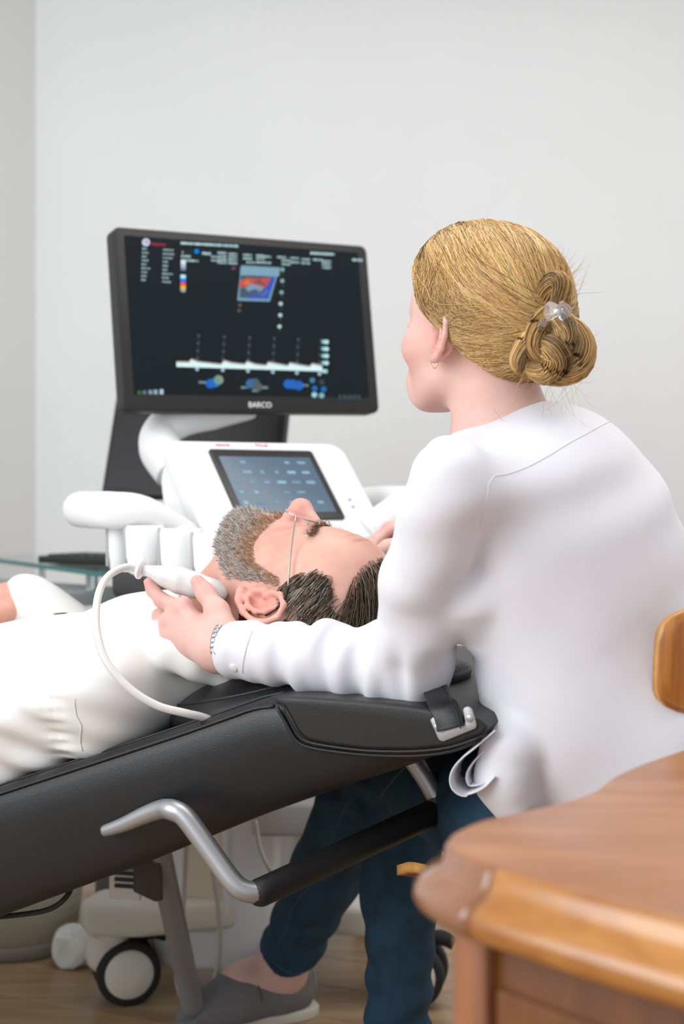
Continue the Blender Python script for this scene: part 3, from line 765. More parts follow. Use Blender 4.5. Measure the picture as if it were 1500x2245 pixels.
# ------------------------------------------------------------------ wooden desk in the foreground
WD = thing('wooden_desk', 'varnished orange brown wooden desk corner in the foreground', 'desk', (.25, 1.0, 0))
ZT = .66
def dk_(x, y): k = (CAM_H - ZT) * FPX / (y - HOR); return V((x - 750) * k / FPX, k, ZT)
far = [dk_(*p) for p in ((1000, 1824), (1050, 1801), (1110, 1787), (1200, 1768), (1280, 1745), (1320, 1725), (1350, 1702), (1400, 1679), (1450, 1661), (1500, 1644))]
near = [dk_(*p) for p in ((1500, 2012), (1350, 1973), (1200, 1932), (1090, 1900), (1030, 1878), (996, 1860), (986, 1848), (987, 1836))]
fd = nrm(far[-1] - far[-2]); nd_ = nrm(near[0] - near[1])
fe = far[-1] + fd * .34; ne = near[0] + nd_ * .42
outl = smooth_path(far, 3).tolist() + [fe.tolist(), (ne + V(.18, .2, 0)).tolist(), ne.tolist()] + smooth_path(near, 3).tolist()
outl = np.array(outl)
M_dtop = wood('desk_top_veneer', (0.30, 0.115, 0.045), (0.42, 0.185, 0.075), 0.42, (3, 14, 10), 0.25, rotz=.7)
M_dedge = wood('desk_edge_oak', (0.33, 0.115, 0.018), (0.52, 0.225, 0.05), 0.25, (9, 9, 40), 0.5, rotz=.86)
M_dcorner = wood('desk_corner_walnut', (0.22, 0.085, 0.04), (0.30, 0.13, 0.065), 0.2, (12, 12, 6), 0.6)
M_dside = wood('desk_side', (0.11, 0.033, 0.005), (0.19, 0.062, 0.012), 0.35, (20, 20, 3), 0.35)
obj('desk_top', prism([p - UZ * .012 for p in outl], UZ * .012, .0012, 2), M_dtop, WD)
PROF = [(-.004, -.0005), (.002, -.002), (.004, -.007), (.006, -.013), (.011, -.018), (.019, -.0225), (.024, -.028), (.0255, -.035), (.023, -.041), (.016, -.046), (.004, -.049), (-.02, -.049)]
def moulding(path, cent):
    p = np.asarray(path); t = np.gradient(p, axis=0); t[:, 2] = 0; t /= np.linalg.norm(t, axis=1, keepdims=True)
    n = np.stack([t[:, 1], -t[:, 0], 0 * t[:, 0]], 1)
    if ((p - cent) * n).sum() < 0: n = -n
    v = np.concatenate([p + n * a + UZ * b for a, b in PROF]); m = len(p); f = []
    for i in range(len(PROF) - 1):
        for j in range(m - 1): f.append((i * m + j, i * m + j + 1, i * m + m + j + 1, i * m + m + j))
    f.append(tuple(i * m for i in range(len(PROF)))); f.append(tuple(i * m + m - 1 for i in range(len(PROF)))[::-1])
    return v, f
cent = V(.35, 1.0, ZT)
nn = len(smooth_path(near, 3))
full = np.concatenate([smooth_path(near, 4)[:-1], smooth_path(far, 4)])
full = np.concatenate([[ne], full, [fe]])
ia = 1 + 4 * 3; ib = 1 + 4 * 7 + 4
obj('edge_moulding', moulding(full[:ia + 1], cent), M_dedge, WD)
obj('corner_moulding', moulding(full[ia:ib + 1], cent), M_dcorner, WD)
obj('edge_moulding', moulding(full[ib:], cent), M_dedge, WD)
inn = []
for p in outl: inn.append(cent + (p - cent) * .965 - UZ * .045)
obj('carcass', prism([V(q[0], q[1], .012) for q in inn], UZ * (ZT - .057), .004), M_dside, WD)
# corner post and frame of the near side
pa, pb_ = dk_(1030, 1878), dk_(1500, 2012)
sdv = nrm(pb_ - pa); sn = V(-sdv[1], sdv[0], 0); sn = -sn if sn @ (pa - cent) < 0 else sn
base = V(pa[0], pa[1], 0)
M_post = wood('desk_post', (0.25, 0.085, 0.028), (0.34, 0.13, 0.05), 0.35, (25, 25, 3), 0.35)
obj('corner_post', prism([base + sdv * a + sn * b + UZ * .012 for a, b in ((-.012, -.028), (-.02, -.012), (-.014, .002), (.0, .006), (.014, .006), (.018, .002), (.018, -.028))], UZ * (ZT - .062), .003), M_post, WD)
obj('side_panel', box(base + sdv * .21 + sn * (-.005) + UZ * .31, [sdv, sn, UZ], (.185, .006, .27), .002), M_dside, WD)
obj('plinth', box(base + sdv * .2 + sn * (-.01) + UZ * .03, [sdv, sn, UZ], (.2, .014, .03), .003), M_post, WD)

# ------------------------------------------------------------------ plywood chair
CH = thing('wooden_chair', 'wooden plywood chair behind the seated woman', 'chair', (.36, 1.66, 0))
cf = nrm(V(-.62, .785, 0)); cr = V(cf[1], -cf[0], 0)                  # facing, its right
M_ply = wood('pine_plywood', (0.36, 0.12, 0.018), (0.52, 0.21, 0.04), 0.3, (60, 60, 4), 0.4)
M_plye = mat('plywood_edge', (0.60, 0.30, 0.09), .4, var=.2, vscale=60)
sc_ = V(.315, 1.675, .448)
def grid_sheet(fn, nu, nv, th):
    """bent sheet: fn(u,v)->point, normal; thickness th"""
    A = []; B = []
    for i in range(nu):
        for j in range(nv):
            p, n = fn(i / (nu - 1) * 2 - 1, j / (nv - 1) * 2 - 1); A.append(p + n * th / 2); B.append(p - n * th / 2)
    v = np.array(A + B); o = nu * nv; f = []; e = []
    for i in range(nu - 1):
        for j in range(nv - 1):
            a = i * nv + j; f.append((a, a + 1, a + nv + 1, a + nv)); f.append((o + a, o + a + nv, o + a + nv + 1, o + a + 1))
    loop = [j for j in range(nv)] + [i * nv + nv - 1 for i in range(1, nu)] + [(nu - 1) * nv + j for j in range(nv - 2, -1, -1)] + [i * nv for i in range(nu - 2, 0, -1)]
    for k in range(len(loop)): a, b = loop[k], loop[(k + 1) % len(loop)]; e.append((a, o + a, o + b, b))
    return v, f + e, len(f), len(e)
def sq2c(u, v, r=.55):                                                  # square to rounded square
    m = max(abs(u), abs(v)); L = math.hypot(u, v) + 1e-9
    k = (1 - r * (1 - m / L) * m * m * 1.1); return u * k, v * k
cbk = V(.510, 1.607, .718)
def backf(u, v):
    k = max(abs(u), abs(v)) / ((abs(u) ** 5 + abs(v) ** 5) ** .2 + 1e-9); a, b = u * k, v * k; c = .045 * a * a
    return cbk + cr * (a * .185) + UZ * (b * .062) + cf * (c + b * -.004), nrm(-cf + cr * a * .45)
v, f, n1, n2 = grid_sheet(backf, 25, 13, .012)
obj('backrest', (v, f), M_ply, CH, mats=[M_plye], mi=[0] * n1 + [1] * n2)
def seatf(u, v):
    a, b = sq2c(u, v, .35); z = -.010 * (1 - a * a) + (.018 * a * a if abs(a) < .9 else .016) - (max(0, b - .55) ** 2) * .11
    return sc_ + cr * (a * .20) + cf * (b * .20) + UZ * z, UZ
v, f, n1, n2 = grid_sheet(seatf, 25, 25, .012)
obj('seat', (v, f), M_ply, CH, mats=[M_plye], mi=[0] * n1 + [1] * n2)
for s in (-1, 1):
    obj('side_frame', tube([sc_ + cr * s * .15 + cf * .08 - UZ * .44, sc_ + cr * s * .145 + cf * .075 - UZ * .03, sc_ + cr * s * .14 + cf * .05 - UZ * .016, sc_ + cr * s * .15 - cf * .14 - UZ * .016, sc_ + cr * s * .16 - cf * .2 + UZ * .1, cbk + cr * s * .125 - cf * .012 - UZ * .06, cbk + cr * s * .125 - cf * .018 + UZ * .03], .011, 12, 6), M_white, CH)
    obj('rear_leg', tube([sc_ + cr * s * .155 - cf * .10 - UZ * .02, sc_ + cr * s * .17 - cf * .22 - UZ * .44], .011, 12, 1), M_white, CH)
# ------------------------------------------------------------------ people: shared builders
class Head:
    def __init__(s, O, F, U, sc):
        s.O = np.asarray(O, float); s.U = nrm(U); F = np.asarray(F, float)
        s.F = nrm(F - s.U * (F @ s.U)); s.L = np.cross(s.U, s.F); s.s = sc; s.ax = np.array([s.F, s.L, s.U])
    def w(s, f, l, u): return s.O + s.s * (s.F * f + s.L * l + s.U * u)
    def loc(s, P): return (np.asarray(P) - s.O) @ s.ax.T / s.s
    def ell(s, S, c, r, k, sub=False): S.ell(s.w(*c), s.ax, np.array(r) * s.s, k * s.s, sub)
    def rc(s, S, a, b, ra, rb, k, sub=False): S.rc(s.w(*a), s.w(*b), ra * s.s, rb * s.s, k * s.s, sub)

def add_head(S, H, male):
    m = 1.0 if male else 0.0
    H.ell(S, (-.010, 0, .042), (.098, .076, .089), .01)
    H.ell(S, (.038, 0, -.015), (.060, .060, .088 - .012 * (1 - m)), .03)
    H.ell(S, (.045, 0, .055), (.050, .062, .055), .03)
    for q in (-1, 1):
        H.rc(S, (.012, q * (.050 + .004 * m), -.055), (.070 - .008 * (1 - m), q * .018, -.094 + .013 * (1 - m)), .017 + .003 * m, .015 + .003 * m, .03)
        H.rc(S, (.005, q * .058, -.01), (.058, q * (.046 + .004 * (1 - m)), -.02), .014, .016 + .003 * (1 - m), .025)
    H.rc(S, (.082 - .009 * (1 - m), -.010, -.092 + .014 * (1 - m)), (.082 - .009 * (1 - m), .010, -.092 + .014 * (1 - m)), .014 + .003 * m, .014 + .003 * m, .02)
    H.rc(S, (.080 + .003 * m, -.030, .026), (.080 + .003 * m, .030, .026), .012, .012, .015)
    H.ell(S, (.078, 0, -.062), (.022, .030, .022), .02)
    for q in (-1, 1):
        H.ell(S, (.099, q * .032, .003), (.014, .020, .012), .014, True)
        H.ell(S, (.080, q * .031, .002), (.0125, .0135, .0125), .004)
        H.rc(S, (.090, q * .018, .009), (.084, q * .044, .008), .0045, .004, .006)
        H.rc(S, (.090, q * .020, -.007), (.083, q * .042, -.006), .0035, .003, .006)
    nz_ = .004 * m - .009 * (1 - m)
    H.rc(S, (.086, 0, .018), (.112 + nz_, 0, -.028), .008, .0105 + .001 * m, .012)
    H.rc(S, (.112 + nz_, 0, -.030), (.112 + nz_, 0, -.031), .0125, .0125, .008)
    for q in (-1, 1):
        H.rc(S, (.100, q * .012, -.034), (.104, q * .010, -.036), .0095, .0085, .007)
        H.rc(S, (.106, q * .007, -.044), (.104, q * .007, -.038), .0035, .003, .003, True)
    H.rc(S, (.086, -.020, -.059), (.0965, 0, -.0555), .005, .006, .006)
    H.rc(S, (.086, .020, -.059), (.0965, 0, -.0555), .005, .006, .006)
    H.rc(S, (.085, -.017, -.068), (.0935, 0, -.069), .005, .0068, .006)
    H.rc(S, (.085, .017, -.068), (.0935, 0, -.069), .005, .0068, .006)
    H.rc(S, (.092, -.022, -.0625), (.103, 0, -.062), .0012, .0018, .003, True)
    H.rc(S, (.092, .022, -.0625), (.103, 0, -.062), .0012, .0018, .003, True)
    for q in (-1, 1):                                     # ears
        e = 1.08 if male else .98
        fl = 1.0 if male else 1.35
        def E(f, u, o): return (-.006 + f * e, q * (.0725 + o * fl), -.002 + u * e)
        H.ell(S, E(-.006, .003, .004), (.018 * e, .0055, .028 * e), .006)
        H.ell(S, E(-.001, -.001, .0105), (.0095 * e, .008, .013 * e), .004, True)
        hx = [E(.004, .004, .006), E(.010, .012, .008), E(.010, .024, .0095), E(.0, .033, .012), E(-.013, .031, .015), E(-.022, .020, .0175), E(-.0235, .004, .018), E(-.018, -.012, .0155), E(-.009, -.022, .012)]
        rr_ = [.0032, .0034, .0036, .0036, .0036, .0036, .0036, .0036, .0042]
        for i in range(len(hx) - 1): H.rc(S, hx[i], hx[i + 1], rr_[i], rr_[i + 1], .0025)
        ah = [E(-.003, .024, .010), E(-.011, .014, .0135), E(-.0135, .002, .014), E(-.010, -.010, .0125), E(-.002, -.014, .010)]
        for i in range(4): H.rc(S, ah[i], ah[i + 1], .0032, .0032, .003)
        H.rc(S, E(.010, .002, .005), E(.008, -.010, .006), .0042, .004, .004)       # tragus
        H.rc(S, E(-.004, -.024, .0085), E(.004, -.027, .0065), .0068, .0055, .005)   # lobe

def finger(S, pts, r, k=.006):
    rr_ = [r * a for a in (1.12, 1.0, .92, .78)] if len(pts) == 4 else [r * a for a in (1.3, 1.1, 1.0, .92, .78)]
    S.chain(pts, rr_[:len(pts)], k)

def skin_cols(v, base, H, seed, extra=None):
    c = np.tile(np.array(base), (len(v), 1)); q = H.loc(v)
    def g(c0, r): return np.exp(-(((q - np.array(c0)) / np.array(r)) ** 2).sum(1))
    red = g((.07, .045, -.03), (.03, .03, .03)) + g((.07, -.045, -.03), (.03, .03, .03)) + 1.1 * g((.115, 0, -.032), (.02, .02, .016)) \
        + .9 * g((-.01, .085, 0), (.03, .016, .035)) + .9 * g((-.01, -.085, 0), (.03, .016, .035))
    c *= 1 + red[:, None] * np.array([.02, -.26, -.24])
    lip = np.maximum(g((.097, 0, -.0555), (.009, .017, .0045)), g((.095, 0, -.069), (.009, .016, .005)))
    c = c * (1 - lip[:, None] * .6) + np.array([.55, .18, .17]) * lip[:, None] * .6
    n = sinnoise(seed, 70)(v)[:, None]; n2 = sinnoise(seed + 1, 260)(v)[:, None]
    c *= 1 + n * np.array([.02, .045, .05]) + n2 * np.array([.012, .03, .03])
    return np.clip(c, 0, 1)

M_skin = mat('skin', (.7, .45, .37), .46, attr=True, sss=.22, bump=.10, bscale=700, spec=.42)
M_hair = mat('hair_fibre', (.3, .2, .1), .38, attr=True, spec=.55)
M_hairbase = mat('hair_mass', (.3, .2, .1), .6, attr=True, spec=.2)
M_nail = mat('nail', (.80, .55, .50), .25, coat=.3)
M_blouse = mat('white_blouse', (.78, .78, .84), .62, var=.015, vscale=30, bump=.06, bscale=900, sheen=.15)
M_denim = mat('blue_denim', (.018, .062, .112), .8, var=.45, vscale=26, bump=.35, bscale=1400)
M_shirt = mat('white_cotton_shirt', (.83, .825, .81), .75, var=.015, vscale=30, bump=.08, bscale=900)
M_thread = mat('seam_thread', (.72, .70, .70), .8)

def nail(tip, prev, up, r, parent, name='nail'):
    d = nrm(tip - prev); u = nrm(up - d * (up @ d)); s = np.cross(d, u)
    c = tip + u * r * .62 - d * r * .15
    v = []; f = []
    for i, a in enumerate(np.linspace(-1, 1, 7)):
        for j, b in enumerate(np.linspace(-1, 1, 6)):
            k = math.sqrt(max(0, 1 - .35 * b * b)) if b > 0 else 1
            x = a * r * .72 * k; v.append(c + s * x + d * b * r * .85 + u * (-.35 * x * x / r + r * .12 - .18 * r * max(0, b) ** 2))
    for i in range(6):
        for j in range(5): f.append((i * 6 + j, i * 6 + j + 1, i * 6 + j + 7, i * 6 + j + 6))
    n0 = len(v); v += [p - u * r * .3 for p in v[:]]
    f += [tuple(n0 + q for q in w_[::-1]) for w_ in f[:]]
    return obj(name, (np.array(v), f), M_nail, parent)

# ================================================================== WOMAN
WO = thing('person', 'seated person in white blouse and blue jeans scanning with her left hand', 'person', (.30, 1.71, 0))
th = math.radians(43)
HW = Head(px(1054, 746, 1.72), (-math.sin(th), math.cos(th), .20), (.20 * math.sin(th), -.20 * math.cos(th), 1), .965)
tb = math.radians(54); FB = V(-math.sin(tb), math.cos(tb), 0); LB = np.cross(UZ, FB); BAX = np.array([FB, LB, UZ])
SW = V(.235, 1.665, .885); PEL = V(.335, 1.685, .53)
shL = px(992, 1062, 1.52); shR = SW - LB * .132 + UZ * .025
elL = px(892, 1468, 1.645); wrL = px(500, 1424, 1.745)
elR = V(.335, 2.0, .775); wrR = px(935, 1180, 2.12)
SB = SDF(); add_head(SB, HW, False)
nb0 = HW.w(-.022, 0, -.03); nb1 = px(1110, 985, 1.69)
SB.rc(nb0, nb1, .052, .054, .025)
SB.rc(nb1 - UZ * .0, SW + UZ * .0, .058, .07, .04)
SB.rc(SW + LB * .10, SW - LB * .10, .05, .05, .05)
SB.rc(SW, PEL, .075, .085, .04)
SB.chain([SW + LB * .1, shL, elL, wrL], [.04, .038, .03, .024], .02)
SB.chain([SW - LB * .1, shR, elR, wrR], [.04, .038, .03, .024], .02)
hipL, knL, anL = V(.235, 1.69, .505), V(.092, 2.12, .485), V(.082, 2.10, .085)
hipR, knR, anR = V(.37, 1.78, .505), V(.045, 2.20, .465), px(615, 2130, 2.43)
SB.chain([PEL, hipL, knL, anL], [.09, .06, .045, .034], .03); SB.chain([PEL, hipR, knR, anR], [.09, .06, .045, .036], .03)
# left hand, closed round the probe
iM, iP, iD, iT = px(402, 1334, 1.80), px(354, 1316, 1.822), px(336, 1294, 1.832), px(327, 1277, 1.832)
mM, mP, mD, mT = px(376, 1366, 1.808), px(350, 1350, 1.845), px(374, 1338, 1.870), px(398, 1330, 1.868)
rM, rP, rD, rT = px(380, 1396, 1.803), px(358, 1384, 1.843), px(382, 1374, 1.872), px(404, 1369, 1.868)
pM, pP, pD, pT = px(400, 1424, 1.792), px(376, 1418, 1.826), px(394, 1409, 1.853), px(412, 1404, 1.851)
tC, tM, tI, tT = px(487, 1378, 1.755), px(477, 1340, 1.768), px(450, 1300, 1.786), px(433, 1275, 1.790)
wr2 = px(478, 1424, 1.752)
for a, r0, r1 in ((iM, .0165, .0125), (mM, .0165, .0125), (rM, .016, .012), (pM, .015, .011)): SB.rc(wr2, a, r0 * 1.05, r1, .016)
SB.rc(wrL, wr2, .0255, .024, .02)
SB.rc(px(470, 1400, 1.768), px(405, 1385, 1.80), .017, .014, .02)
SB.chain([iM, mM, rM, pM], [.0115, .0115, .011, .010], .012)
finger(SB, [iM, iP, iD, iT], .0092); finger(SB, [mM, mP, mD, mT], .0092); finger(SB, [rM, rP, rD, rT], .0088); finger(SB, [pM, pP, pD, pT], .0078)
SB.chain([wr2, tC, tM, tI, tT], [.018, .0165, .0135, .0105, .0088], .010)
for p, r in ((iM, .0045), (mM, .004), (rM, .004)): SB.sph(p + V(-.002, -.010, .003), r * 1.3, .008)
for a_, r_ in ((iM, .0046), (mM, .0046), (rM, .0042)):
    SB.rc(wr2 * .35 + a_ * .65 + V(-.003, -.0105, .004), a_ + V(-.002, -.0070, .003), r_ * .7, r_, .010)
# right hand on the control deck
hM = [px(900, 1150, 2.165), px(895, 1158, 2.195), px(905, 1166, 2.22), px(915, 1174, 2.24)]
def rf(M, dx, dy, dd): return [M, px(855 + dx, 1153 + dy, 2.185 + dd), px(826 + dx, 1178 + dy, 2.19 + dd), px(812 + dx, 1204 + dy, 2.185 + dd)]
for M_, a in zip(hM, ((0, 0, 0), (-2, 0, .028), (10, 8, .05), (22, 14, .068))): SB.rc(wrR, M_, .019, .012, .015)
RFs = [rf(hM[0], 6, 6, -.01), rf(hM[1], -2, 4, .02), rf(hM[2], 6, 12, .045), rf(hM[3], 22, 14, .062)]
for q_, r in zip(RFs, (.0092, .0092, .0088, .0078)): finger(SB, q_, r)
SB.chain([wrR, px(915, 1195, 2.13), px(880, 1196, 2.125), px(850, 1200, 2.13), px(828, 1210, 2.135)], [.018, .016, .0125, .0105, .0085], .010)
# bare ankle and foot inside the shoe
heel, toe = px(668, 2215, 2.46), px(395, 2262, 2.36)
heel[2] = .035; toe[2] = .024; fdir = nrm(V(toe[0] - heel[0], toe[1] - heel[1], 0))
SB.chain([anR, heel + fdir * .045 + UZ * .045, heel + fdir * .12 + UZ * .03, toe - fdir * .06], [.036, .036, .032, .024], .03)
heel2 = anL + V(.03, .0, -.065); fdir2 = nrm(V(-.85, -.5, 0))
SB.chain([anL, heel2 + fdir2 * .06 + UZ * .02, heel2 + fdir2 * .17 - UZ * .005], [.034, .032, .024], .03)
bv, bf = SB.mesh(V(-.34, 1.38, -.02), V(.58, 2.56, 1.30), .0024)
bc = skin_cols(bv, (.74, .475, .415), HW, 3)
kn = np.zeros(len(bv))
for p in (iP, mP, rP, iM, mM, rM, pM, tI, iT, tT) + tuple(q_[1] for q_ in RFs) + tuple(q_[3] for q_ in RFs):
    kn = np.maximum(kn, np.exp(-((bv - p) ** 2).sum(1) / .013 ** 2))
hand = np.exp(-((bv - px(400, 1370, 1.8)) ** 2).sum(1) / .10 ** 2) + np.exp(-((bv - px(860, 1175, 2.18)) ** 2).sum(1) / .10 ** 2)
bc *= 1 + kn[:, None] * np.array([.0, -.20, -.18]) + np.clip(hand, 0, 1)[:, None] * np.array([-.01, -.07, -.06])
body_w = obj('body', (bv, bf), M_skin, WO, cols=bc)
nail(tT, tI, px(430, 1200, 1.70) - tT, .0085, body_w); nail(iT, iD, V(-.4, -.6, .3), .0075, body_w)

# ---- blouse
SBl = SDF()
SBl.rc(shL + UZ * -.004 - LB * .02, SW + UZ * .012, .046, .060, .04); SBl.rc(SW + UZ * .012, shR - UZ * .004, .062, .044, .04)
SBl.ell(SW + V(.020, .0, -.05), BAX, (.110, .158, .168), .05)
SBl.ell(SW * .55 + PEL * .45 + V(.016, .004, -.01), BAX, (.126, .158, .23), .04)
SBl.ell(PEL + V(.028, -.010, .06), BAX, (.140, .168, .19), .04)
SBl.rc(nb1 + V(.030, -.012, -.014), SW + UZ * .01, .044, .072, .05)
SBl.chain([px(980, 1010, 1.56), px(1020, 990, 1.60), px(1065, 983, 1.612), px(1110, 972, 1.62), px(1160, 952, 1.632), px(1196, 930, 1.65)], [.028, .018, .017, .017, .016, .015], .025)
SBl.chain([shL, shL * .5 + elL * .5 + V(-.004, 0, 0), elL], [.049, .048, .049], .007)
SBl.chain([elL, elL * .55 + wrL * .45 + UZ * .002, elL * .15 + wrL * .85 , wrL + nrm(elL - wrL) * .01], [.049, .042, .035, .034], .012)
SBl.chain([shR, elR, wrR], [.058, .055, .042], .03)
# cloth gathered under the arm
SBl.rc(px(1034, 1320, 1.58), px(1044, 1398, 1.60), .032, .018, .02)
# shirt tail folds by the near hip
SBl.chain([px(1118, 1640, 1.575), px(1112, 1700, 1.58), px(1140, 1748, 1.58)], [.03, .026, .02], .02)
SBl.rc(px(1150, 1760, 1.60), px(1165, 1810, 1.60), .03, .03, .02)
# cut: flat hem, neck opening, cuff opening
def hem(P): return (P[:, 2] - .515 - .18 * ((P[:, 0] - .20) * .6))
SBl.add(hem, PEL, .5, .006, True)
nk = nrm(nb0 - nb1)
SBl.rc(nb1 + nk * .014 + V(-.004, .003, .0), nb1 + nk * .13, .0575, .078, .006, True)
fa_ax = nrm(wrL - elL); up_ax = nrm(elL - shL)
n1, n2, n3 = sinnoise(21, 16), sinnoise(22, 38), sinnoise(23, 9)
def seg(P, a, b):
    ba = b - a; return ((P - a) @ ba) / (ba @ ba)
f32 = lambda a: np.asarray(a, np.float32)
def blouse_disp(P):
    tf = seg(P, f32(elL), f32(wrL)); df = np.linalg.norm(P - (f32(elL) + np.clip(tf, 0, 1)[:, None] * f32(wrL - elL)), axis=1)
    inf = np.clip((.085 - df) / .03, 0, 1) * (tf > -.25)
    tu = seg(P, f32(shL), f32(elL)); du = np.linalg.norm(P - (f32(shL) + np.clip(tu, 0, 1)[:, None] * f32(elL - shL)), axis=1)
    inu = np.clip((.085 - du) / .03, 0, 1) * np.clip((tu - .15) * 3, 0, 1) * (1 - inf)
    # folds: ridges running obliquely round the forearm, gathered towards the elbow
    ang = P[:, 2] * 26 + P[:, 1] * 14
    rid = np.sin(tf * 25 + ang * 1.3 + 2.2 * n1(P)) + .5 * np.sin(tf * 47 - ang * .8 + 2 * n1(P * 1.3))
    rid = np.sign(rid) * np.abs(rid) ** .8
    d = inf * .0046 * rid * np.clip(1.25 - tf, .15, 1)
    d += inf * .0012 * n2(P)
    rid2 = np.sin(tu * 12 + P[:, 0] * 50 - P[:, 2] * 12 + 2.0 * n1(P))
    d += inu * .0028 * rid2 * (.4 + tu)
    # loose vertical folds on the back and over the hips
    lat = (P - f32(SW)) @ f32(LB); tb_ = np.clip((.80 - P[:, 2]) / .3, 0, 1) * (1 - inf) * (1 - inu)
    d += tb_ * (.0085 * np.sin(lat * 40 + (P[:, 2] - .6) * 9 + 1.8 * n3(P)) + .003 * np.sin(lat * 90 - P[:, 2] * 22 + 2 * n1(P)))
    d += .0022 * n1(P) * (1 - inf) * (1 - inu) * .8
    # drape across the yoke
    ty = np.exp(-((P[:, 2] - .90) / .05) ** 2) * (1 - inf)
    d += ty * .0025 * np.sin(lat * 30 + P[:, 2] * 70)
    return d.astype(np.float32)
SBl.disp = blouse_disp
# yoke seams, pressed into the cloth
def seam_on(S, pts, r=.0018, n=10, off=.0001):
    p = smooth_path(pts, n); return S.project(p, off, 5)
yoke = [px(1042, 1066, 1.50), px(1090, 1042, 1.50), px(1150, 1018, 1.52), px(1205, 1000, 1.55)]
yoke2 = [px(1205, 1000, 1.55), px(1260, 985, 1.6), px(1300, 965, 1.65), px(1336, 940, 1.70)]
armh = [px(1042, 1066, 1.50), px(1058, 1110, 1.49), px(1064, 1165, 1.50)]
ys = [seam_on(SBl, q_) for q_ in (yoke, yoke2, armh)]
cuffs = seam_on(SBl, [px(552, 1372, 1.70), px(541, 1400, 1.69), px(533, 1440, 1.69), px(528, 1480, 1.70)], off=.0008)
blv, blf = SBl.mesh(V(-.20, 1.36, .44), V(.58, 2.20, 1.05), .0034)
blouse = obj('blouse', (blv, blf), M_blouse, WO)
flap = [px(1085, 1600, 1.575), px(1052, 1628, 1.575), px(1020, 1655, 1.58), px(1000, 1686, 1.58), px(1003, 1714, 1.58), px(1030, 1728, 1.58), px(1064, 1718, 1.575), px(1085, 1700, 1.575)]
obj('shirt_tail', band(flap, V(.25, .97, 0), .07, .0022, 6), M_blouse, blouse)
flap2 = [px(1085, 1625, 1.585), px(1052, 1655, 1.59), px(1032, 1688, 1.59), px(1040, 1710, 1.59), px(1066, 1706, 1.585), px(1090, 1690, 1.58)]
obj('shirt_tail_fold', band(flap2, V(.25, .97, 0), .06, .0022, 6), M_blouse, blouse)
for q_ in ys: obj('seam', tube(q_ - 0, .0007, 6, 0), M_blouse, blouse)
obj('cuff_stitching', tube(cuffs, .0004, 5, 0), M_thread, blouse)
bt = px(503, 1475, 1.70); bt = SBl.project(bt[None], .001)[0]
obj('cuff_button', disc(bt, SBl.grad(bt[None])[0], .0055, 16, .0018), mat('pearl', (.85, .84, .84), .25, coat=.4), blouse)

# ---- jeans
SJ = SDF()
SJ.ell(PEL + V(0, 0, -.02), BAX, (.112, .148, .078), .03)
SJ.chain([hipL, knL, knL + (anL - knL) * .45, anL + UZ * .015], [.088, .066, .056, .046], .02)
SJ.chain([hipR, knR, knR + (anR - knR) * .45, anR + nrm(knR - anR) * .01], [.088, .066, .058, .049], .02)
jd = nrm(knR - anR)
def jeans_cut(P): return (P - f32(anR)) @ f32(jd) - .050
SJ.add(jeans_cut, anR - jd * .05, .09, .004, True)
j1, j2 = sinnoise(31, 24), sinnoise(32, 50)
def jean_disp(P):
    d = .0016 * j2(P)
    for k_, a_ in ((knR, anR), (knL, anL)):
        t = seg(P, f32(k_), f32(a_)); rr_ = np.linalg.norm(P - (f32(k_) + np.clip(t, 0, 1)[:, None] * f32(a_ - k_)), axis=1)
        m_ = np.clip((.10 - rr_) / .03, 0, 1)
        w_ = np.clip((t - .45) * 2.2, 0, 1) + np.exp(-((t - .06) / .12) ** 2)
        d = d + m_ * w_ * .0042 * np.sin(t * 46 + P[:, 0] * 40 + 2.4 * j1(P))
    return d.astype(np.float32)
SJ.disp = jean_disp
jv, jf = SJ.mesh(V(-.25, 1.48, .0), V(.56, 2.56, .68), .0042)
jeans = obj('jeans', (jv, jf), M_denim, WO)
M_jthread = mat('denim_seam', (.05, .095, .15), .8)
side = [px(742, 1760, 2.12), px(712, 1850, 2.16), px(690, 1930, 2.2), px(640, 1985, 2.27), px(622, 2040, 2.31), px(600, 2090, 2.34)]
obj('side_seam', tube(seam_on(SJ, side, off=.0004), .0014, 6, 0), M_jthread, jeans)
ring = []
for t in np.linspace(0, 2 * math.pi, 40)[:-1]:
    a = nrm(np.cross(jd, V(0, 0, 1))); b = np.cross(jd, a); ring.append(anR + jd * .064 + (a * math.cos(t) + b * math.sin(t)) * .052)
obj('hem_stitching', tube(SJ.project(np.array(ring), .0004, 5), .0012, 6, 0, True), M_jthread, jeans)
ks = [px(842, 1745, 2.03), px(880, 1728, 2.0), px(940, 1716, 1.95), px(1010, 1712, 1.88)]
obj('thigh_seam', tube(seam_on(SJ, ks, off=.0004), .0013, 6, 0), M_jthread, jeans)

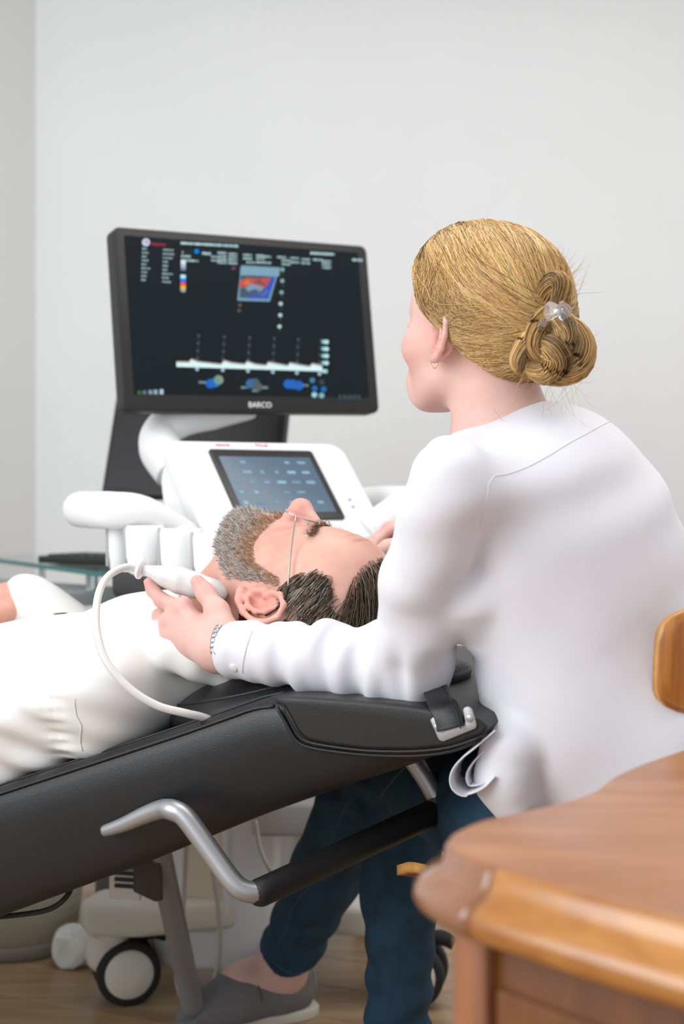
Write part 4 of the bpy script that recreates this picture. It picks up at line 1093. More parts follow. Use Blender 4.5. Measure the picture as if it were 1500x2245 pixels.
# ---- slip-on shoes
def shoe(hl, fd_, lab, seed):
    S = SDF(); s_ = np.cross(UZ, fd_)
    A = lambda f, s, u: V(hl[0], hl[1], 0) + fd_ * f + s_ * s + UZ * u
    S.rc(A(.02, 0, .042), A(.06, 0, .044), .036, .038, .02); S.rc(A(.02, 0, .075), A(.05, 0, .07), .031, .034, .02)
    S.rc(A(.06, 0, .045), A(.13, .003, .042), .040, .039, .03); S.rc(A(.12, .002, .062), A(.17, .004, .042), .032, .028, .03)
    S.rc(A(.13, .003, .036), A(.205, .006, .028), .041, .030, .03)
    S.add(lambda P: P[:, 2] - .016, A(.1, 0, -.1), .3, .004, True)
    S.ell(A(.068, 0, .128), np.array([fd_, s_, UZ]), (.078, .036, .070), .006, True)
    v, f = S.mesh(A(-.06, 0, 0) - V(.3, .3, 0), A(.06, 0, .16) + V(.3, .3, 0), .004)
    up = obj('shoe', (v, f), mat('grey_canvas', (.19, .185, .19), .85, var=.12, vscale=90, bump=.4, bscale=1500), WO)
    up['label'] = lab
    outl_ = [A(-.022, 0, 0), A(-.012, .028, 0), A(.03, .038, 0), (A(.1, .036, 0)), A(.15, .046, 0), A(.19, .044, 0), A(.228, .024, 0), A(.238, .004, 0), A(.225, -.022, 0), A(.18, -.040, 0), A(.10, -.038, 0), A(.03, -.038, 0), A(-.012, -.028, 0)]
    obj('sole', prism(smooth_path(outl_, 4, True), UZ * .018, .003, 2), mat('cream_rubber', (.62, .58, .50), .7), up)
    toe_l = seam_line = [A(.085, -.05, .02), A(.10, -.045, .05), A(.108, -.02, .09), A(.108, .02, .09), A(.10, .045, .05)]
    obj('toe_seam', tube(seam_on(S, toe_l, off=.0003), .0011, 6, 0), mat('dark_thread', (.10, .10, .10), .9), up)
    tg = S.project(A(-.02, .004, .062)[None], .0008)[0]; gn_ = S.grad(tg[None])[0]; t_ = nrm(np.cross(UZ, gn_))
    tgm = obj('heel_tag', box(tg, [t_, np.cross(gn_, t_), gn_], (.009, .013, .0008), .0004, 1), mat('pale_tag', (.55, .62, .64), .7), up, smooth=False)
    for k in (-1, 0, 1): obj('tag_print', box(tg + gn_ * .0009 + np.cross(gn_, t_) * .007 * k, [t_, np.cross(gn_, t_), gn_], (.007, .0018, .0003)), mat('teal_print', (.05, .32, .36), .7), tgm, smooth=False)
    return up
shoe(heel, fdir, 'grey canvas slip-on shoe on the bare foot', 1)
shoe(heel2, fdir2, 'grey canvas slip-on shoe under the straight leg', 2)

# ---- woman's hair
SH = SDF()
HW.ell(SH, (-.012, 0, .044), (.109, .088, .103), .01)
HW.ell(SH, (.03, 0, .06), (.073, .075, .078), .03)
for q in (-1, 1): HW.ell(SH, (-.004, q * .062, .036), (.048, .034, .034), .02)
HW.rc(SH, (-.05, .0, .016), (-.098, 0, .014), .062, .032, .04)
HW.rc(SH, (-.03, .032, .012), (-.09, .01, .008), .048, .030, .03)
def hl_g(f): return np.where(f > .0, .012 + .50 * f + 5.0 * f * f, .012 + .55 * f - 3.0 * f * f)
def hcut(P):
    q = HW.loc(P); return (q[:, 2] - hl_g(q[:, 0])).astype(np.float32) * .8 * HW.s
SH.add(hcut, HW.w(0, 0, 0), .3, .012, True)
hv, hf = SH.mesh(HW.O - .2, HW.O + .22, .004)
def blond(n, rng, lo=0, hi=1):
    t = rng.uniform(lo, hi, n)[:, None]; a, b, c = np.array([.29, .16, .058]), np.array([.66, .40, .145]), np.array([.92, .68, .35])
    return np.where(t < .5, a + (b - a) * t * 2, b + (c - b) * (t - .5) * 2)
hq = HW.loc(hv)
base = np.array([.36, .20, .075]) * (1 + .3 * sinnoise(41, 60)(hv)[:, None])
hair_w = obj('hair', (hv, hf), M_hairbase, WO, cols=np.clip(base, 0, 1)); hair_w['label'] = 'blond hair pulled back into a low bun'
rng = np.random.default_rng(5)
BUN = (-.118, .004, .010)
N, MM = 9000, 18
vi = rng.integers(0, len(hv), N * 8); r0 = hv[vi]; q0_ = hq[vi]
hgap = q0_[:, 2] - hl_g(q0_[:, 0])
front = ((hgap > .001) & (hgap < .016)) | ((q0_[:, 0] > .02) & (q0_[:, 2] > .105) & (q0_[:, 2] < .135))
keep = (hgap > .001) & (q0_[:, 1] > -.075) & (q0_[:, 0] > -.085) & (front | (rng.random(len(r0)) < .16))
r0 = r0[keep][:N]; q0_ = q0_[keep][:N]; front = front[keep][:N]
B_ = np.array([HW.w(*BUN)] * len(r0)) + rng.normal(0, .010, (len(r0), 3))
tt = np.linspace(0, 1, MM)[None, :, None]
# start a little ahead of the sampled point, sweep round the head to the bun
P = r0[:, None] * (1 - tt) + B_[:, None] * tt
sag = np.sin(np.pi * tt) * (.03 * (q0_[:, 0] + .1) / .2)[:, None, None]
P = P + HW.ax[1] * np.sign(q0_[:, 1])[:, None, None] * sag * .6 - HW.ax[2] * sag * .55
sh_ = P.shape; Pf = SH.project(P.reshape(-1, 3), .0, 4).reshape(sh_)
lift = (rng.uniform(.0002, .0024, len(r0)) * np.where(front, 1, .4))[:, None, None] * (1 + 0 * tt)
nrm_ = SH.grad(Pf.reshape(-1, 3)).reshape(sh_)
Pf = Pf + nrm_ * lift
wob = rng.normal(0, .0006, (len(r0), 1, 3)) * np.sin(tt * rng.uniform(3, 8, (len(r0), 1, 1)))
Pf += wob
cc = blond(len(r0), rng)
lockn = sinnoise(43, 75)(r0)[:, None]
cc = np.clip(cc * (1 + .32 * lockn) * np.array([1.02, 1.0, .96]), .02, .9)
sv, scol = strands(Pf, rng.uniform(.00025, .00055, len(r0)), cc)
hs_ = obj('hair_strands', sv, M_hair, hair_w, cols=scol); hs_['kind'] = 'stuff'
# fine hairs along hairline, nape and flyaways
N2 = 260
vi = rng.integers(0, len(hv), 20000); q2 = hq[vi]
k2 = (np.abs(q2[:, 2] - hl_g(q2[:, 0])) < .006) & (q2[:, 1] > -.02) ; r2 = hv[vi][k2][:N2]
d2 = rng.normal(0, .6, (len(r2), 3)) - HW.ax[0] * .8 - HW.ax[2] * .3 + SH.grad(r2) * .5
d2 /= np.linalg.norm(d2, axis=1, keepdims=True)
tt2 = np.linspace(0, 1, 9)[None, :, None]; L2 = rng.uniform(.008, .028, (len(r2), 1, 1))
cur = rng.normal(0, .35, (len(r2), 1, 3))
P2 = r2[:, None] + d2[:, None] * L2 * tt2 + cur * L2 * tt2 ** 2 - HW.ax[0] * L2 * tt2 ** 2 * .5
sv, scol = strands(P2, np.full(len(r2), .00016), blond(len(r2), rng, .4, 1))
o_ = obj('loose_hairs', sv, M_hair, hair_w, cols=scol); o_['kind'] = 'stuff'
# bun: twisted locks of strands
def lock(pts, R, n, twist, seed, flat=1.0, lo=0, hi=1, loose=.15):
    r_ = np.random.default_rng(seed); c = smooth_path(pts, 7); t, a, b = frames(c); m = len(c)
    rr_ = np.interp(np.linspace(0, 1, m), np.linspace(0, 1, len(R)), R)
    th0 = r_.uniform(0, 6.28, n)[:, None]; rad = np.sqrt(r_.uniform(.45, 1.05, n))[:, None]
    ang = th0 + twist * np.linspace(0, 1, m)[None] + r_.normal(0, loose, (n, 1)) * np.linspace(0, 2, m)[None]
    P = c[None] + (rad * rr_[None])[..., None] * (np.cos(ang)[..., None] * a[None] + flat * np.sin(ang)[..., None] * b[None])
    cl = blond(n, r_, lo, hi) * (.8 + .35 * np.sin(th0 * 2))
    return P, cl, tube(c, rr_ * .86, 12, 0, flat=flat)
def bp(x, y, d): return px(x, y, d)
LK = [
    ([bp(1150, 775, 1.625), bp(1195, 735, 1.61), bp(1240, 730, 1.60), bp(1266, 765, 1.60), bp(1258, 805, 1.60), bp(1215, 822, 1.605), bp(1170, 812, 1.61)], [.014, .017, .020, .021, .020, .017, .010], 520, 2.2, 51, 1, .2, .95),
    ([bp(1190, 750, 1.595), bp(1214, 772, 1.585), bp(1220, 800, 1.585), bp(1195, 824, 1.59), bp(1160, 812, 1.60)], [.010, .016, .018, .015, .008], 380, -1.6, 52, 1, .0, .7),
    ([bp(1175, 720, 1.61), bp(1150, 760, 1.605), bp(1135, 795, 1.605), bp(1140, 822, 1.61)], [.012, .014, .012, .006], 260, 1.0, 53, .8, .1, .8),
    ([bp(1205, 690, 1.61), bp(1185, 725, 1.60), bp(1180, 765, 1.595), bp(1205, 800, 1.59)], [.014, .016, .015, .009], 300, 1.5, 54, 1, .0, .6),
    ([bp(1222, 690, 1.60), bp(1238, 715, 1.59), bp(1240, 748, 1.585), bp(1215, 768, 1.585)], [.012, .014, .013, .008], 240, -1.2, 55, 1, .3, .95),
    ([bp(1195, 655, 1.62), bp(1205, 630, 1.61), bp(1220, 618, 1.605), bp(1232, 630, 1.60), bp(1226, 668, 1.60)], [.011, .013, .013, .012, .010], 240, 1.0, 56, 1, .0, .6),
]
allP = []; allc = []; cores = []
for a_ in LK:
    a_ = ([V(q[0], q[1], CAM_H + (HOR - 715) * q[1] / FPX + (q[2] - CAM_H - (HOR - 715) * q[1] / FPX) * (.93 if q[2] < 1.09 else 1.0)) for q in a_[0]],) + a_[1:]
    P_, c_, t_ = lock(*a_); M0 = P_.shape[1]
    idx = np.linspace(0, M0 - 1, 22); i0 = np.floor(idx).astype(int).clip(0, M0 - 2); fr = (idx - i0)[None, :, None]
    allP.append(P_[:, i0] * (1 - fr) + P_[:, i0 + 1] * fr); allc.append(c_); cores.append(t_)
bun = obj('bun', merge(*cores), M_hairbase, hair_w, cols=np.tile([.24, .125, .045], (sum(len(c[0]) for c in cores), 1))); bun['kind'] = 'stuff'
sv, scol = strands(np.concatenate(allP), .00062, np.clip(np.concatenate(allc), .02, .9))
o_ = obj('bun_strands', sv, M_hair, hair_w, cols=scol); o_['kind'] = 'stuff'
# spiky ends above the clip and wisps under the bun
n = 110; s0 = bp(1222, 640, 1.605) + rng.normal(0, .008, (n, 3)); dd = rng.normal(0, .45, (n, 3)) + V(.25, 0, 1.0); dd /= np.linalg.norm(dd, axis=1, keepdims=True)
P3 = s0[:, None] + dd[:, None] * tt2 * rng.uniform(.02, .045, (n, 1, 1)) + rng.normal(0, .008, (n, 1, 3)) * tt2 ** 2
n = 60; s0 = bp(1200, 795, 1.60) + rng.normal(0, .022, (n, 3)); dd = rng.normal(0, .5, (n, 3)) + V(.1, 0, -.8); dd /= np.linalg.norm(dd, axis=1, keepdims=True)
P4 = s0[:, None] + dd[:, None] * tt2 * rng.uniform(.02, .05, (n, 1, 1)) + rng.normal(0, .02, (n, 1, 3)) * tt2 ** 2
P3 = np.concatenate([P3, P4]); sv, scol = strands(P3, .0002, blond(len(P3), rng, .1, .8))
o_ = obj('hair_wisps', sv, M_hair, hair_w, cols=scol); o_['kind'] = 'stuff'
# earring
er = HW.w(-.004, .083, -.030)
tag(obj('earring', tube([er + HW.s * .006 * (HW.F * math.cos(t) + UZ * (math.sin(t) - .6)) for t in np.linspace(0, 2 * math.pi, 17)[:-1]], .0008, 6, 0, True), mat('gold', (.75, .55, .3), .25, 1.0)), 'tiny gold ring in the left ear of the blond person', 'earring')
# claw clip
HC = thing('hair_clip', 'small clear plastic claw clip in the blond bun', 'hair clip', bp(1220, 690, 1.585))
M_clear = mat('clear_plastic', (.90, .89, .93), .06, trans=.9, ior=1.45, spec=.6)
for s, cx_ in ((-1, 1208), (1, 1236)):
    c = bp(cx_, 682, 1.575); pts = []
    for t in np.linspace(0, 2 * math.pi, 15)[:-1]:
        k = .0105 * (1 + .16 * math.cos(3 * t)); pts.append(c + V(k * .8 * math.cos(t), .006 * math.cos(t) * s, k * math.sin(t)))
    obj('wing', prism(pts, V(.001, -.004, 0), .001, 2), M_clear, HC)
    for j in range(3):
        p = c + V(s * (.004 + .003 * j), .002, -.010)
        obj('tooth', tube([p, p + V(s * .003, .008, -.008), p + V(-s * .001, .016, -.012)], [.0016, .0014, .0007], 6, 4), M_clear, HC)
obj('hinge', tube([bp(1214, 684, 1.577), bp(1231, 682, 1.577)], .0028, 10, 1), mat('steel_spring', (.7, .7, .72), .25, 1.0), HC)
# ================================================================== MAN
MA = thing('person', 'bearded person in white shirt lying on his back on the couch', 'person', (-.35, 2.0, .45))
HM = Head((-.060, 1.85, .752), (.27, .12, .955), (.855, -.49, -.17), 1.085)
def ck(t, c, h): p = K0 - KA * t + KX * c; return V(p[0], p[1], .664 - .348 * (t - .262) + h)
NBm = px(438, 1412, 1.93)
SM = SDF(); add_head(SM, HM, True)
SM.rc(HM.w(-.012, 0, -.035), NBm, .062, .066, .03)
SM.rc(HM.w(.03, 0, -.075), NBm + UZ * .03, .045, .045, .03)
chest, belly, pelv = ck(.62, .215, .10), ck(.86, .215, .115), ck(1.08, .22, .10)
nsh, fsh = ck(.535, .055, .075), ck(.535, .385, .085)
nel, nwr = ck(.80, .03, .06), ck(1.03, .06, .07)
fel, fwr = ck(.74, .49, .09), px(48, 1316, 2.24)
SM.chain([NBm, chest, belly, pelv], [.065, .075, .085, .08], .03); SM.rc(nsh, fsh, .04, .04, .03)
SM.chain([nsh, nel, nwr], [.04, .036, .028], .02); SM.chain([fsh, fel, fwr], [.04, .036, .029], .02)
# far hand resting at the side
hd_ = nrm(px(-40, 1320, 2.22) - fwr); hu = V(0, 0, 1); hs2 = nrm(np.cross(hd_, hu)); hu = np.cross(hs2, hd_)
def hp_(a, b, c): return fwr + hd_ * a + hs2 * b + hu * c
for i, b in enumerate((-.028, -.010, .008, .025)):
    SM.rc(hp_(0, b * .4, 0), hp_(.085 - .004 * abs(i - 1), b, .006), .022, .0135, .018)
    finger(SM, [hp_(.085 - .004 * abs(i - 1), b, .006), hp_(.125 - .006 * abs(i - 1), b * 1.1, 0), hp_(.142 - .006 * abs(i - 1), b * 1.1, -.02), hp_(.145 - .006 * abs(i - 1), b * 1.1, -.038)], .0102 - .0008 * (i == 3))
SM.chain([hp_(.015, -.02, -.01), hp_(.05, -.045, -.018), hp_(.08, -.055, -.028), hp_(.10, -.056, -.04)], [.02, .0145, .0115, .0095], .01)
# near hand beside the hip
for i, b in enumerate((-.026, -.009, .008, .024)):
    o0 = nwr - KA * .085 + KX * b; SM.rc(nwr + KX * b * .4, o0, .022, .013, .018)
    finger(SM, [o0, o0 - KA * .04 - UZ * .008, o0 - KA * .062 - UZ * .02, o0 - KA * .075 - UZ * .034], .0098)
SM.chain([nwr - KA * .02 + KX * .02, nwr - KA * .055 + KX * .045, nwr - KA * .085 + KX * .05], [.02, .0135, .010], .01)
# creases of forehead and neck
for a, b in (((.098, -.03, .052), (.094, .045, .050)), ((.098, -.03, .064), (.090, .046, .060)), ((.094, -.02, .077), (.086, .04, .073))):
    m_ = tuple((np.array(a) + np.array(b)) / 2 + np.array([.006, 0, .002])); HM.rc(SM, a, m_, .0012, .0016, .004, True); HM.rc(SM, m_, b, .0016, .0010, .004, True)
mv, mf = SM.mesh(V(-.98, 1.55, .25), V(.16, 2.45, .98), .0024)
mc = skin_cols(mv, (.71, .415, .335), HM, 13)
mq = HM.loc(mv)
mt = sinnoise(15, 120)(mv)[:, None]; mt2 = sinnoise(16, 420)(mv)[:, None]
mc *= 1 + mt * np.array([.015, .05, .055]) + mt2 * np.array([.01, .035, .035])
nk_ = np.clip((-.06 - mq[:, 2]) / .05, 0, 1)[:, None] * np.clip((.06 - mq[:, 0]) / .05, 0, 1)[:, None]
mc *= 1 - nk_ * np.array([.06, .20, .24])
frh = np.exp(-((mq - np.array([.08, .0, .07])) / np.array([.04, .05, .03])) ** 2).prod(1)[:, None]
mc *= 1 - frh * np.array([.0, .14, .18])
def beard_line(f): return np.interp(f, [.0, .01, .02, .026, .034, .053, .072, .09], [.010, .014, .014, .004, -.026, -.042, -.042, -.045])
def beard_mask(q):
    f, l, u = q[:, 0], np.abs(q[:, 1]), q[:, 2]
    b = (u < beard_line(f)) & (u > -.130) & (f > np.interp(u, [-.12, -.075, -.055, -.03, 0, .02], [.055, .022, .008, .012, .014, .014]))
    lips = (f > .088) & (u < -.0545) & (u > -.074) & (l < .021)
    nose = (f > .102) & (u > -.047)
    return b & ~lips & ~nose
bm_ = beard_mask(mq)
mc[bm_] = mc[bm_] * .5 + np.array([.30, .22, .17]) * .5
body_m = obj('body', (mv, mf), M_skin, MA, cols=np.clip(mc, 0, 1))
mn = vnormals(mv, mf)
rng = np.random.default_rng(77)
def fur(idx, n, L, dirfn, rad, cols, m=6, curl=.35, jit=.3, off=0.0):
    vi = rng.choice(idx, n); p0 = mv[vi] + rng.normal(0, .0008, (n, 3)) + mn[vi] * off; q = mq[vi]
    d = dirfn(q, mn[vi]) + rng.normal(0, jit, (n, 3)); d /= np.linalg.norm(d, axis=1, keepdims=True)
    t = np.linspace(0, 1, m)[None, :, None]; LL = rng.uniform(*L, (n, 1, 1))
    P = p0[:, None] + d[:, None] * LL * t + rng.normal(0, curl, (n, 1, 3)) * LL * t ** 2
    return strands(P, rad, cols(q, n))
def beard_col(q, n):
    dep = beard_line(q[:, 0]) - q[:, 2]
    g = np.clip((dep - .008) / .022, 0, 1)[:, None]          # ginger along the cheek and lip, grey over jaw and chin
    gin = np.array([.46, .25, .105]) * rng.uniform(.55, 1.35, (n, 1)); gry = np.where(rng.random((n, 1)) < .68, np.array([.66, .63, .60]), np.array([.13, .11, .10])) * rng.uniform(.7, 1.2, (n, 1))
    pick = rng.random((n, 1)) < (.22 + .68 * g); return np.where(pick, gry, gin)
bi_ = np.nonzero(bm_)[0]
sv, sc2 = fur(bi_, 12000, (.004, .0092), lambda q, n: n * .75 - HM.ax[2] * .8, .00024, beard_col, curl=.2)
bd = obj('beard', sv, M_hair, MA, cols=sc2); bd['kind'] = 'stuff'; bd['label'] = 'short grey and ginger beard'
# eyebrows
eb = np.nonzero((np.abs(mq[:, 1]) > .010) & (np.abs(mq[:, 1]) < .050) & (mq[:, 0] > .065) & (np.abs(mq[:, 2] - .0225 - .10 * (np.abs(mq[:, 1]) - .03)) < .0042))[0]
sv, sc2 = fur(eb, 700, (.006, .011), lambda q, n: n * .4 + HM.ax[1] * np.sign(q[:, 1])[:, None] * 1.0 + HM.ax[2] * .15, .00025, lambda q, n: np.array([.24, .15, .085]) * rng.uniform(.5, 1.2, (n, 1)), jit=.15)
o_ = obj('eyebrows', sv, M_hair, MA, cols=sc2); o_['kind'] = 'stuff'
# scalp hair
def scalp(q):
    f, l, u = q[:, 0], np.abs(q[:, 1]), q[:, 2]
    # side hair up to the temple, a bare receding corner, then the top hair
    side = (l > .03) & (u < .089) & (u > .016) & (f < np.interp(u, [.013, .022, .036, .057, .075, .086, .092], [.010, .021, .036, .045, .041, .023, .007]))
    top = (u > np.interp(f, [0, .01, .033, .06, .085], [.088, .0935, .0935, .096, .101])) & (f < .090)
    back = (f < -.020) & (u > -.042) & ~((l > .064) & (u < .036) & (f > -.034))
    return (side | top | back) & (l < .0755)
sc_m = scalp(mq); sidx = np.nonzero(sc_m)[0]
SHm = SDF(); HM.ell(SHm, (-.013, 0, .044), (.101, .0785, .0915), .01); HM.ell(SHm, (.040, 0, .058), (.052, .062, .055), .03)
def flow(P0, q, L, off):
    n = len(P0); m = 11; P = np.zeros((n, m, 3)); P[:, 0] = P0
    side = np.clip((np.abs(q[:, 1]) - .045) / .02, 0, 1)[:, None]
    d = (-HM.ax[0] * 1.0 + HM.ax[2] * .30 * (1 - side) - HM.ax[2] * .35 * side) + rng.normal(0, .13, (n, 3))
    lk = np.stack([sinnoise(91 + i, 55)(P0) for i in range(3)], 1); d += lk * .28
    for i in range(1, m):
        g = SHm.grad(P[:, i - 1]); dd = d - g * (d * g).sum(1, keepdims=True); dd /= np.linalg.norm(dd, axis=1, keepdims=True) + 1e-9
        p = P[:, i - 1] + dd * (L / (m - 1))[:, None]
        sd = SHm.eval(p); h = off * math.sin(math.pi * (.12 + .7 * i / m)); p += SHm.grad(p) * (h - sd)[:, None] * .6
        P[:, i] = p
    return P
n = 9500; vi = rng.choice(sidx, n); qh = mq[vi]
Lh = np.where(np.abs(qh[:, 1]) > .055, rng.uniform(.018, .036, n), rng.uniform(.04, .07, n)); Lh = np.where((qh[:, 0] > .004) & (qh[:, 2] < .028), .012, Lh)
offs = rng.uniform(.003, .010, n) * np.where(np.abs(qh[:, 1]) > .055, .6, 1.2)
Ph = flow(mv[vi], qh, Lh, offs)
brown = np.array([.10, .068, .042]) * rng.uniform(.4, 2.0, (n, 1)); gw = rng.random((n, 1)) < np.where((np.abs(qh[:, 1:2]) > .06) & (qh[:, 0:1] > -.02), .28, .05)
hcol = np.where(gw, np.array([.38, .34, .30]), brown)
sv, sc2 = strands(Ph, rng.uniform(.0003, .0006, n), hcol)
hm = obj('hair', sv, M_hair, MA, cols=sc2); hm['kind'] = 'stuff'; hm['label'] = 'dark brown receding hair combed back'
# cap of short undergrowth so that the scalp does not show between strands
inner = sc_m.copy()
for dq in ((.005, 0, 0), (0, 0, .005), (0, 0, -.005), (.004, 0, -.004)): inner &= scalp(mq + np.array(dq))
fm = inner[mf].all(1); uv_, inv = np.unique(mf[fm], return_inverse=True)
obj('hair_roots', (mv[uv_] + mn[uv_] * .0022, inv.reshape(-1, 4)), M_hairbase, hm, cols=np.tile([.05, .033, .022], (len(uv_), 1)))

# ---- shirt
tax = nrm(ck(.3, 0, 0) - ck(.8, 0, 0)); nax = nrm(np.cross(tax, KX)); nax = nax if nax[2] > 0 else -nax
TAX = np.array([tax, KX, nax])
SS = SDF()
SS.ell(ck(.60, .22, .092), TAX, (.17, .185, .100), .05)
SS.ell(ck(.80, .22, .105), TAX, (.22, .185, .118), .06)
SS.ell(ck(1.02, .22, .105), TAX, (.20, .19, .12), .06)
SS.rc(nsh, fsh, .064, .064, .05)
SS.rc(NBm + V(.0, .0, -.01), ck(.56, .215, .10), .072, .09, .05)
SS.chain([nsh, nel, nwr], [.062, .055, .045], .03); SS.chain([fsh, fel, fwr + nrm(fel - fwr) * .012], [.062, .056, .044], .03)
SS.rc(nsh, NBm + V(-.01, -.03, -.03), .062, .055, .04)
SS.chain([px(352, 1392, 1.83), px(385, 1428, 1.80), px(430, 1456, 1.79), px(492, 1482, 1.80)], [.022, .020, .019, .018], .02)
nka = nrm(HM.w(0, 0, -.03) - NBm)
SS.rc(NBm + nka * .030 + UZ * .012, NBm + nka * .16 + UZ * .02, .068, .075, .006, True)
s1, s2, s3 = sinnoise(61, 20), sinnoise(62, 45), sinnoise(63, 11)
seam_t = .565
def shirt_disp(P):
    t = -((P - f32(K0)) @ f32(KA)); c = (P - f32(K0)) @ f32(KX); z = P[:, 2]
    d = .0030 * s1(P) + .0012 * s2(P)
    nearm = np.clip((.13 - c) / .05, 0, 1)
    d = d + nearm * (.0075 * np.sin((z * 62 + t * 24) + 2.4 * s3(P)) + .003 * np.sin(z * 130 - t * 60 + 2 * s1(P))) * np.clip((t - .42) * 5, .2, 1)
    pk = np.exp(-((t - seam_t - .25 * (c - .03)) / .018) ** 2) * nearm
    d = d + pk * (.0022 + .0018 * np.sin(z * 420 + 2 * s1(P)))
    d = d + (1 - nearm) * .005 * np.sin(t * 26 + c * 18 + 1.8 * s3(P)) * np.clip((t - .5) * 3, 0, 1)
    fc = np.clip((.07 - np.linalg.norm(P - f32(fwr), axis=1)) / .05, 0, 1)
    return (d + fc * .003 * np.sin(P[:, 0] * 90 + P[:, 2] * 50)).astype(np.float32)
SS.disp = shirt_disp
smv, smf = SS.mesh(V(-1.05, 1.50, .22), V(.02, 2.50, .88), .0046)
shirt = obj('shirt', (smv, smf), M_shirt, MA)
# collar band standing round the neck
cl_c = NBm + nka * .020 + UZ * .004; ca = nrm(np.cross(nka, UZ)); cb_ = np.cross(ca, nka)
col_pts = [cl_c + ca * (.071 * math.cos(t)) + cb_ * (.074 * math.sin(t)) + nka * (.012 * math.cos(t * 1.0)) for t in np.linspace(math.radians(118), math.radians(422), 22)]
obj('collar', band(col_pts, nka, .040, .005, 3), M_shirt, shirt)
obj('collar_fold', band([p - nka * .010 + (p - cl_c) * .10 for p in col_pts], nka * 1.0, .038, .003, 3), M_shirt, shirt)
ss_p = SS.project(smooth_path([px(196, 1515, 1.78), px(192, 1560, 1.77), px(188, 1600, 1.77), px(184, 1640, 1.77)], 8), .0003)
obj('sleeve_seam', tube(ss_p, .0006, 6, 0), M_thread, shirt)
pl_p = SS.project(smooth_path([px(142, 1340, 2.05), px(120, 1360, 2.04), px(96, 1378, 2.02), px(60, 1390, 2.0)], 8), .0002)
obj('placket_seam', tube(pl_p, .0012, 6, 0), M_thread, shirt)
lb = SS.project(px(131, 1337, 2.05)[None], .0008)[0]; lg = SS.grad(lb[None])[0]; lx = nrm(px(140, 1336, 2.05) - px(110, 1338, 2.05)); lx = nrm(lx - lg * (lx @ lg)); ly = np.cross(lg, lx)
lbl = obj('woven_label', box(lb, [lx, ly, lg], (.0085, .010, .0008), .0003, 1), mat('black_label', (.03, .03, .032), .8), shirt, smooth=False)
obj('label_mark', box(lb + lg * .0009, [lx, ly, lg], (.0045, .006, .0004)), mat('white_label', (.7, .7, .7), .8), lbl, smooth=False)
# trousers
ST = SDF(); ST.ell(ck(1.12, .22, .10), TAX, (.16, .18, .115), .04)
for c0, c1 in ((.13, .12), (.31, .34)):
    h0 = ck(1.12, c0, .095); k0 = V(*(ck(1.52, c1, 0)[:2]), .46); f0 = V(*(ck(1.95, c1, 0)[:2]), .37)
    ST.chain([h0, k0, f0], [.095, .07, .05], .03)
tv_, tf_ = ST.mesh(V(-1.95, 1.6, .1), V(-.5, 3.1, .75), .009)
obj('trousers', (tv_, tf_), mat('beige_cotton', (.52, .42, .34), .8, bump=.1, bscale=700), MA)
for c1 in (.12, .34):
    f0 = V(*(ck(1.97, c1, 0)[:2]), .365); S = SDF(); S.rc(f0, f0 + V(0, 0, .1) - KA * .06, .045, .04, .03); S.rc(f0 - KA * .02, f0 + V(0, 0, -.03), .045, .04, .03)
    v, f = S.mesh(f0 - .2, f0 + .25, .008); obj('shoe', (v, f), mat('brown_leather', (.12, .06, .03), .5), MA)

# ------------------------------------------------------------------ eyeglasses
EG = thing('eyeglasses', 'thin silver rimmed eyeglasses on the lying bearded person', 'eyeglasses', HM.w(.1, 0, 0))
M_rim = mat('glasses_metal', (.62, .60, .56), .25, 1.0)
tf = math.radians(-10); lu = nrm(HM.ax[2] * math.cos(tf) + HM.ax[0] * math.sin(tf))
for q in (-1, 1):
    c = HM.w(.104, q * .033, -.006); pts = [c + HM.s * (.026 * math.cos(t) * (HM.ax[1] + HM.ax[0] * -.12 * q) + .021 * math.sin(t) * lu) for t in np.linspace(0, 2 * math.pi, 33)[:-1]]
    rm = obj('rim', tube(pts, .0009, 8, 0, True), M_rim, EG)
    ln = nrm(np.cross(HM.ax[1], lu)); obj('lens', prism(pts, ln * .0012), mat('lens_glass', (.95, .95, .95), .02, trans=1.0, ior=1.2, spec=.5), rm, smooth=False)
    h0 = HM.w(.1, q * .060, .002); e0 = HM.w(.016, q * .081, .030); e1 = HM.w(-.004, q * .084, .030); e2 = HM.w(-.022, q * .082, .012)
    tp_ = obj('temple', tube([h0, (h0 + e0) / 2 + HM.ax[1] * q * .002, e0], .0011, 8, 4), M_rim, EG)
    obj('temple_tip', tube([e0, e1, e2], [.0016, .0018, .0016], 8, 4), M_black, tp_)
    obj('nose_pad', tube([HM.w(.100, q * .012, -.006), HM.w(.096, q * .0115, -.012)], [.0022, .0025], 8, 3), mat('clear_pad', (.8, .8, .8), .2, trans=.5), EG)
obj('bridge', tube([HM.w(.104, -.0085, .004), HM.w(.1065, 0, .0075), HM.w(.104, .0085, .004)], .0009, 8, 5), M_rim, EG)

# ------------------------------------------------------------------ ultrasound probe with cable
PR = thing('ultrasound_probe', 'white ultrasound probe held against the neck, with its long cable', 'ultrasound probe', px(400, 1276, 1.82))
pa_, pt_ = px(316, 1249, 1.835), px(492, 1302, 1.815); pd_ = nrm(pt_ - pa_); pl = np.linalg.norm(pt_ - pa_)
M_probe = mat('probe_white', (.72, .71, .70), .32)
PS = SDF(); ax_p = np.array([pd_, nrm(np.cross(pd_, V(0, -.8, .6))), nrm(np.cross(pd_, np.cross(pd_, V(0, -.8, .6))))])
PS.rc(pa_ - pd_ * .012, pa_ + pd_ * .014, .0062, .0068, .008)
PS.chain([pa_ + pd_ * .014, pa_ + pd_ * .030, pa_ + pd_ * .050, pa_ + pd_ * .072, pa_ + pd_ * .086], [.0068, .0125, .0155, .0148, .012], .010)
PS.ell(pa_ + pd_ * .098, ax_p, (.018, .0155, .0085), .012)
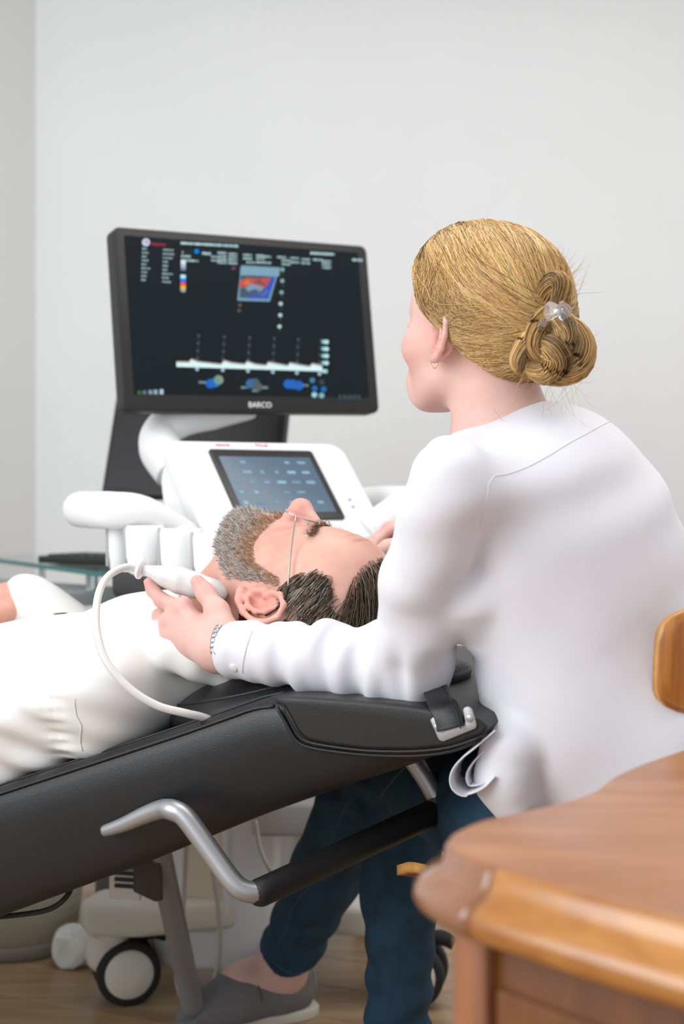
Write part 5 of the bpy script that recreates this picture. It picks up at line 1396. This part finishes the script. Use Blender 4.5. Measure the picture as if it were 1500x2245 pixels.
v, f = PS.mesh(pa_ - .05, pt_ + .05, .0022); obj('probe_body', (v, f), M_probe, PR)
obj('probe_tip', lathe(pa_ + pd_ * .092, pd_, [(0, .0086), (.012, .0082), (.019, .0066), (.0215, .003)], 20), mat('lens_pale', (.75, .74, .73), .12, coat=.5), PR)
obj('strain_collar', lathe(pa_ - pd_ * .004, pd_, [(0, .006), (-.004, .0125), (-.002, .0140), (.001, .0138), (.003, .008), (.003, .006)], 28), mat('collar_white', (.82, .84, .86), .25), PR)
cab = [pa_ - pd_ * .006, px(278, 1243, 1.83), px(246, 1256, 1.815), px(222, 1286, 1.79), px(211, 1335, 1.755), px(214, 1395, 1.722), px(236, 1455, 1.700), px(285, 1510, 1.688), px(345, 1547, 1.684), px(405, 1563, 1.686), px(440, 1571, 1.695), px(462, 1580, 1.705), px(482, 1597, 1.72)]
obj('cable', tube(cab, .0049, 14, 8), mat('probe_cable', (.66, .645, .63), .38), PR)
obj('cable_sleeve', tube([px(300, 1245, 1.837), px(290, 1244, 1.838), px(272, 1245, 1.84)], [.0066, .0062, .0058], 14, 5), M_probe, PR)
# ------------------------------------------------------------------ wrist watch
WW = thing('wrist_watch', 'small silver wrist watch at the cuff of the white blouse', 'watch', wrL)
wa = nrm(wr2 - wrL); wc_ = px(494, 1416, 1.745); wu = nrm(np.cross(wa, V(0, -1, 0))); wv = np.cross(wa, wu)
for k in range(26):
    t = 2 * math.pi * k / 26; r_ = .0285; n_ = wu * math.cos(t) + wv * math.sin(t)
    obj('bracelet_link', box(wc_ + n_ * r_, [wa, np.cross(wa, n_), n_], (.0035, .0029, .0012), .0006, 1), M_chrome, WW)
wd_ = px(484, 1424, 1.715); wn = nrm(V(-.25, -.95, .1))
cs = obj('watch_case', lathe(wd_ - wn * .002, wn, [(0, .009), (.003, .0095), (.0045, .0085), (.0045, .0075)], 24), M_chrome, WW)
obj('dial', disc(wd_ + wn * .0016, wn, .0073, 20, .0006), mat('pale_dial', (.75, .75, .73), .3), cs)
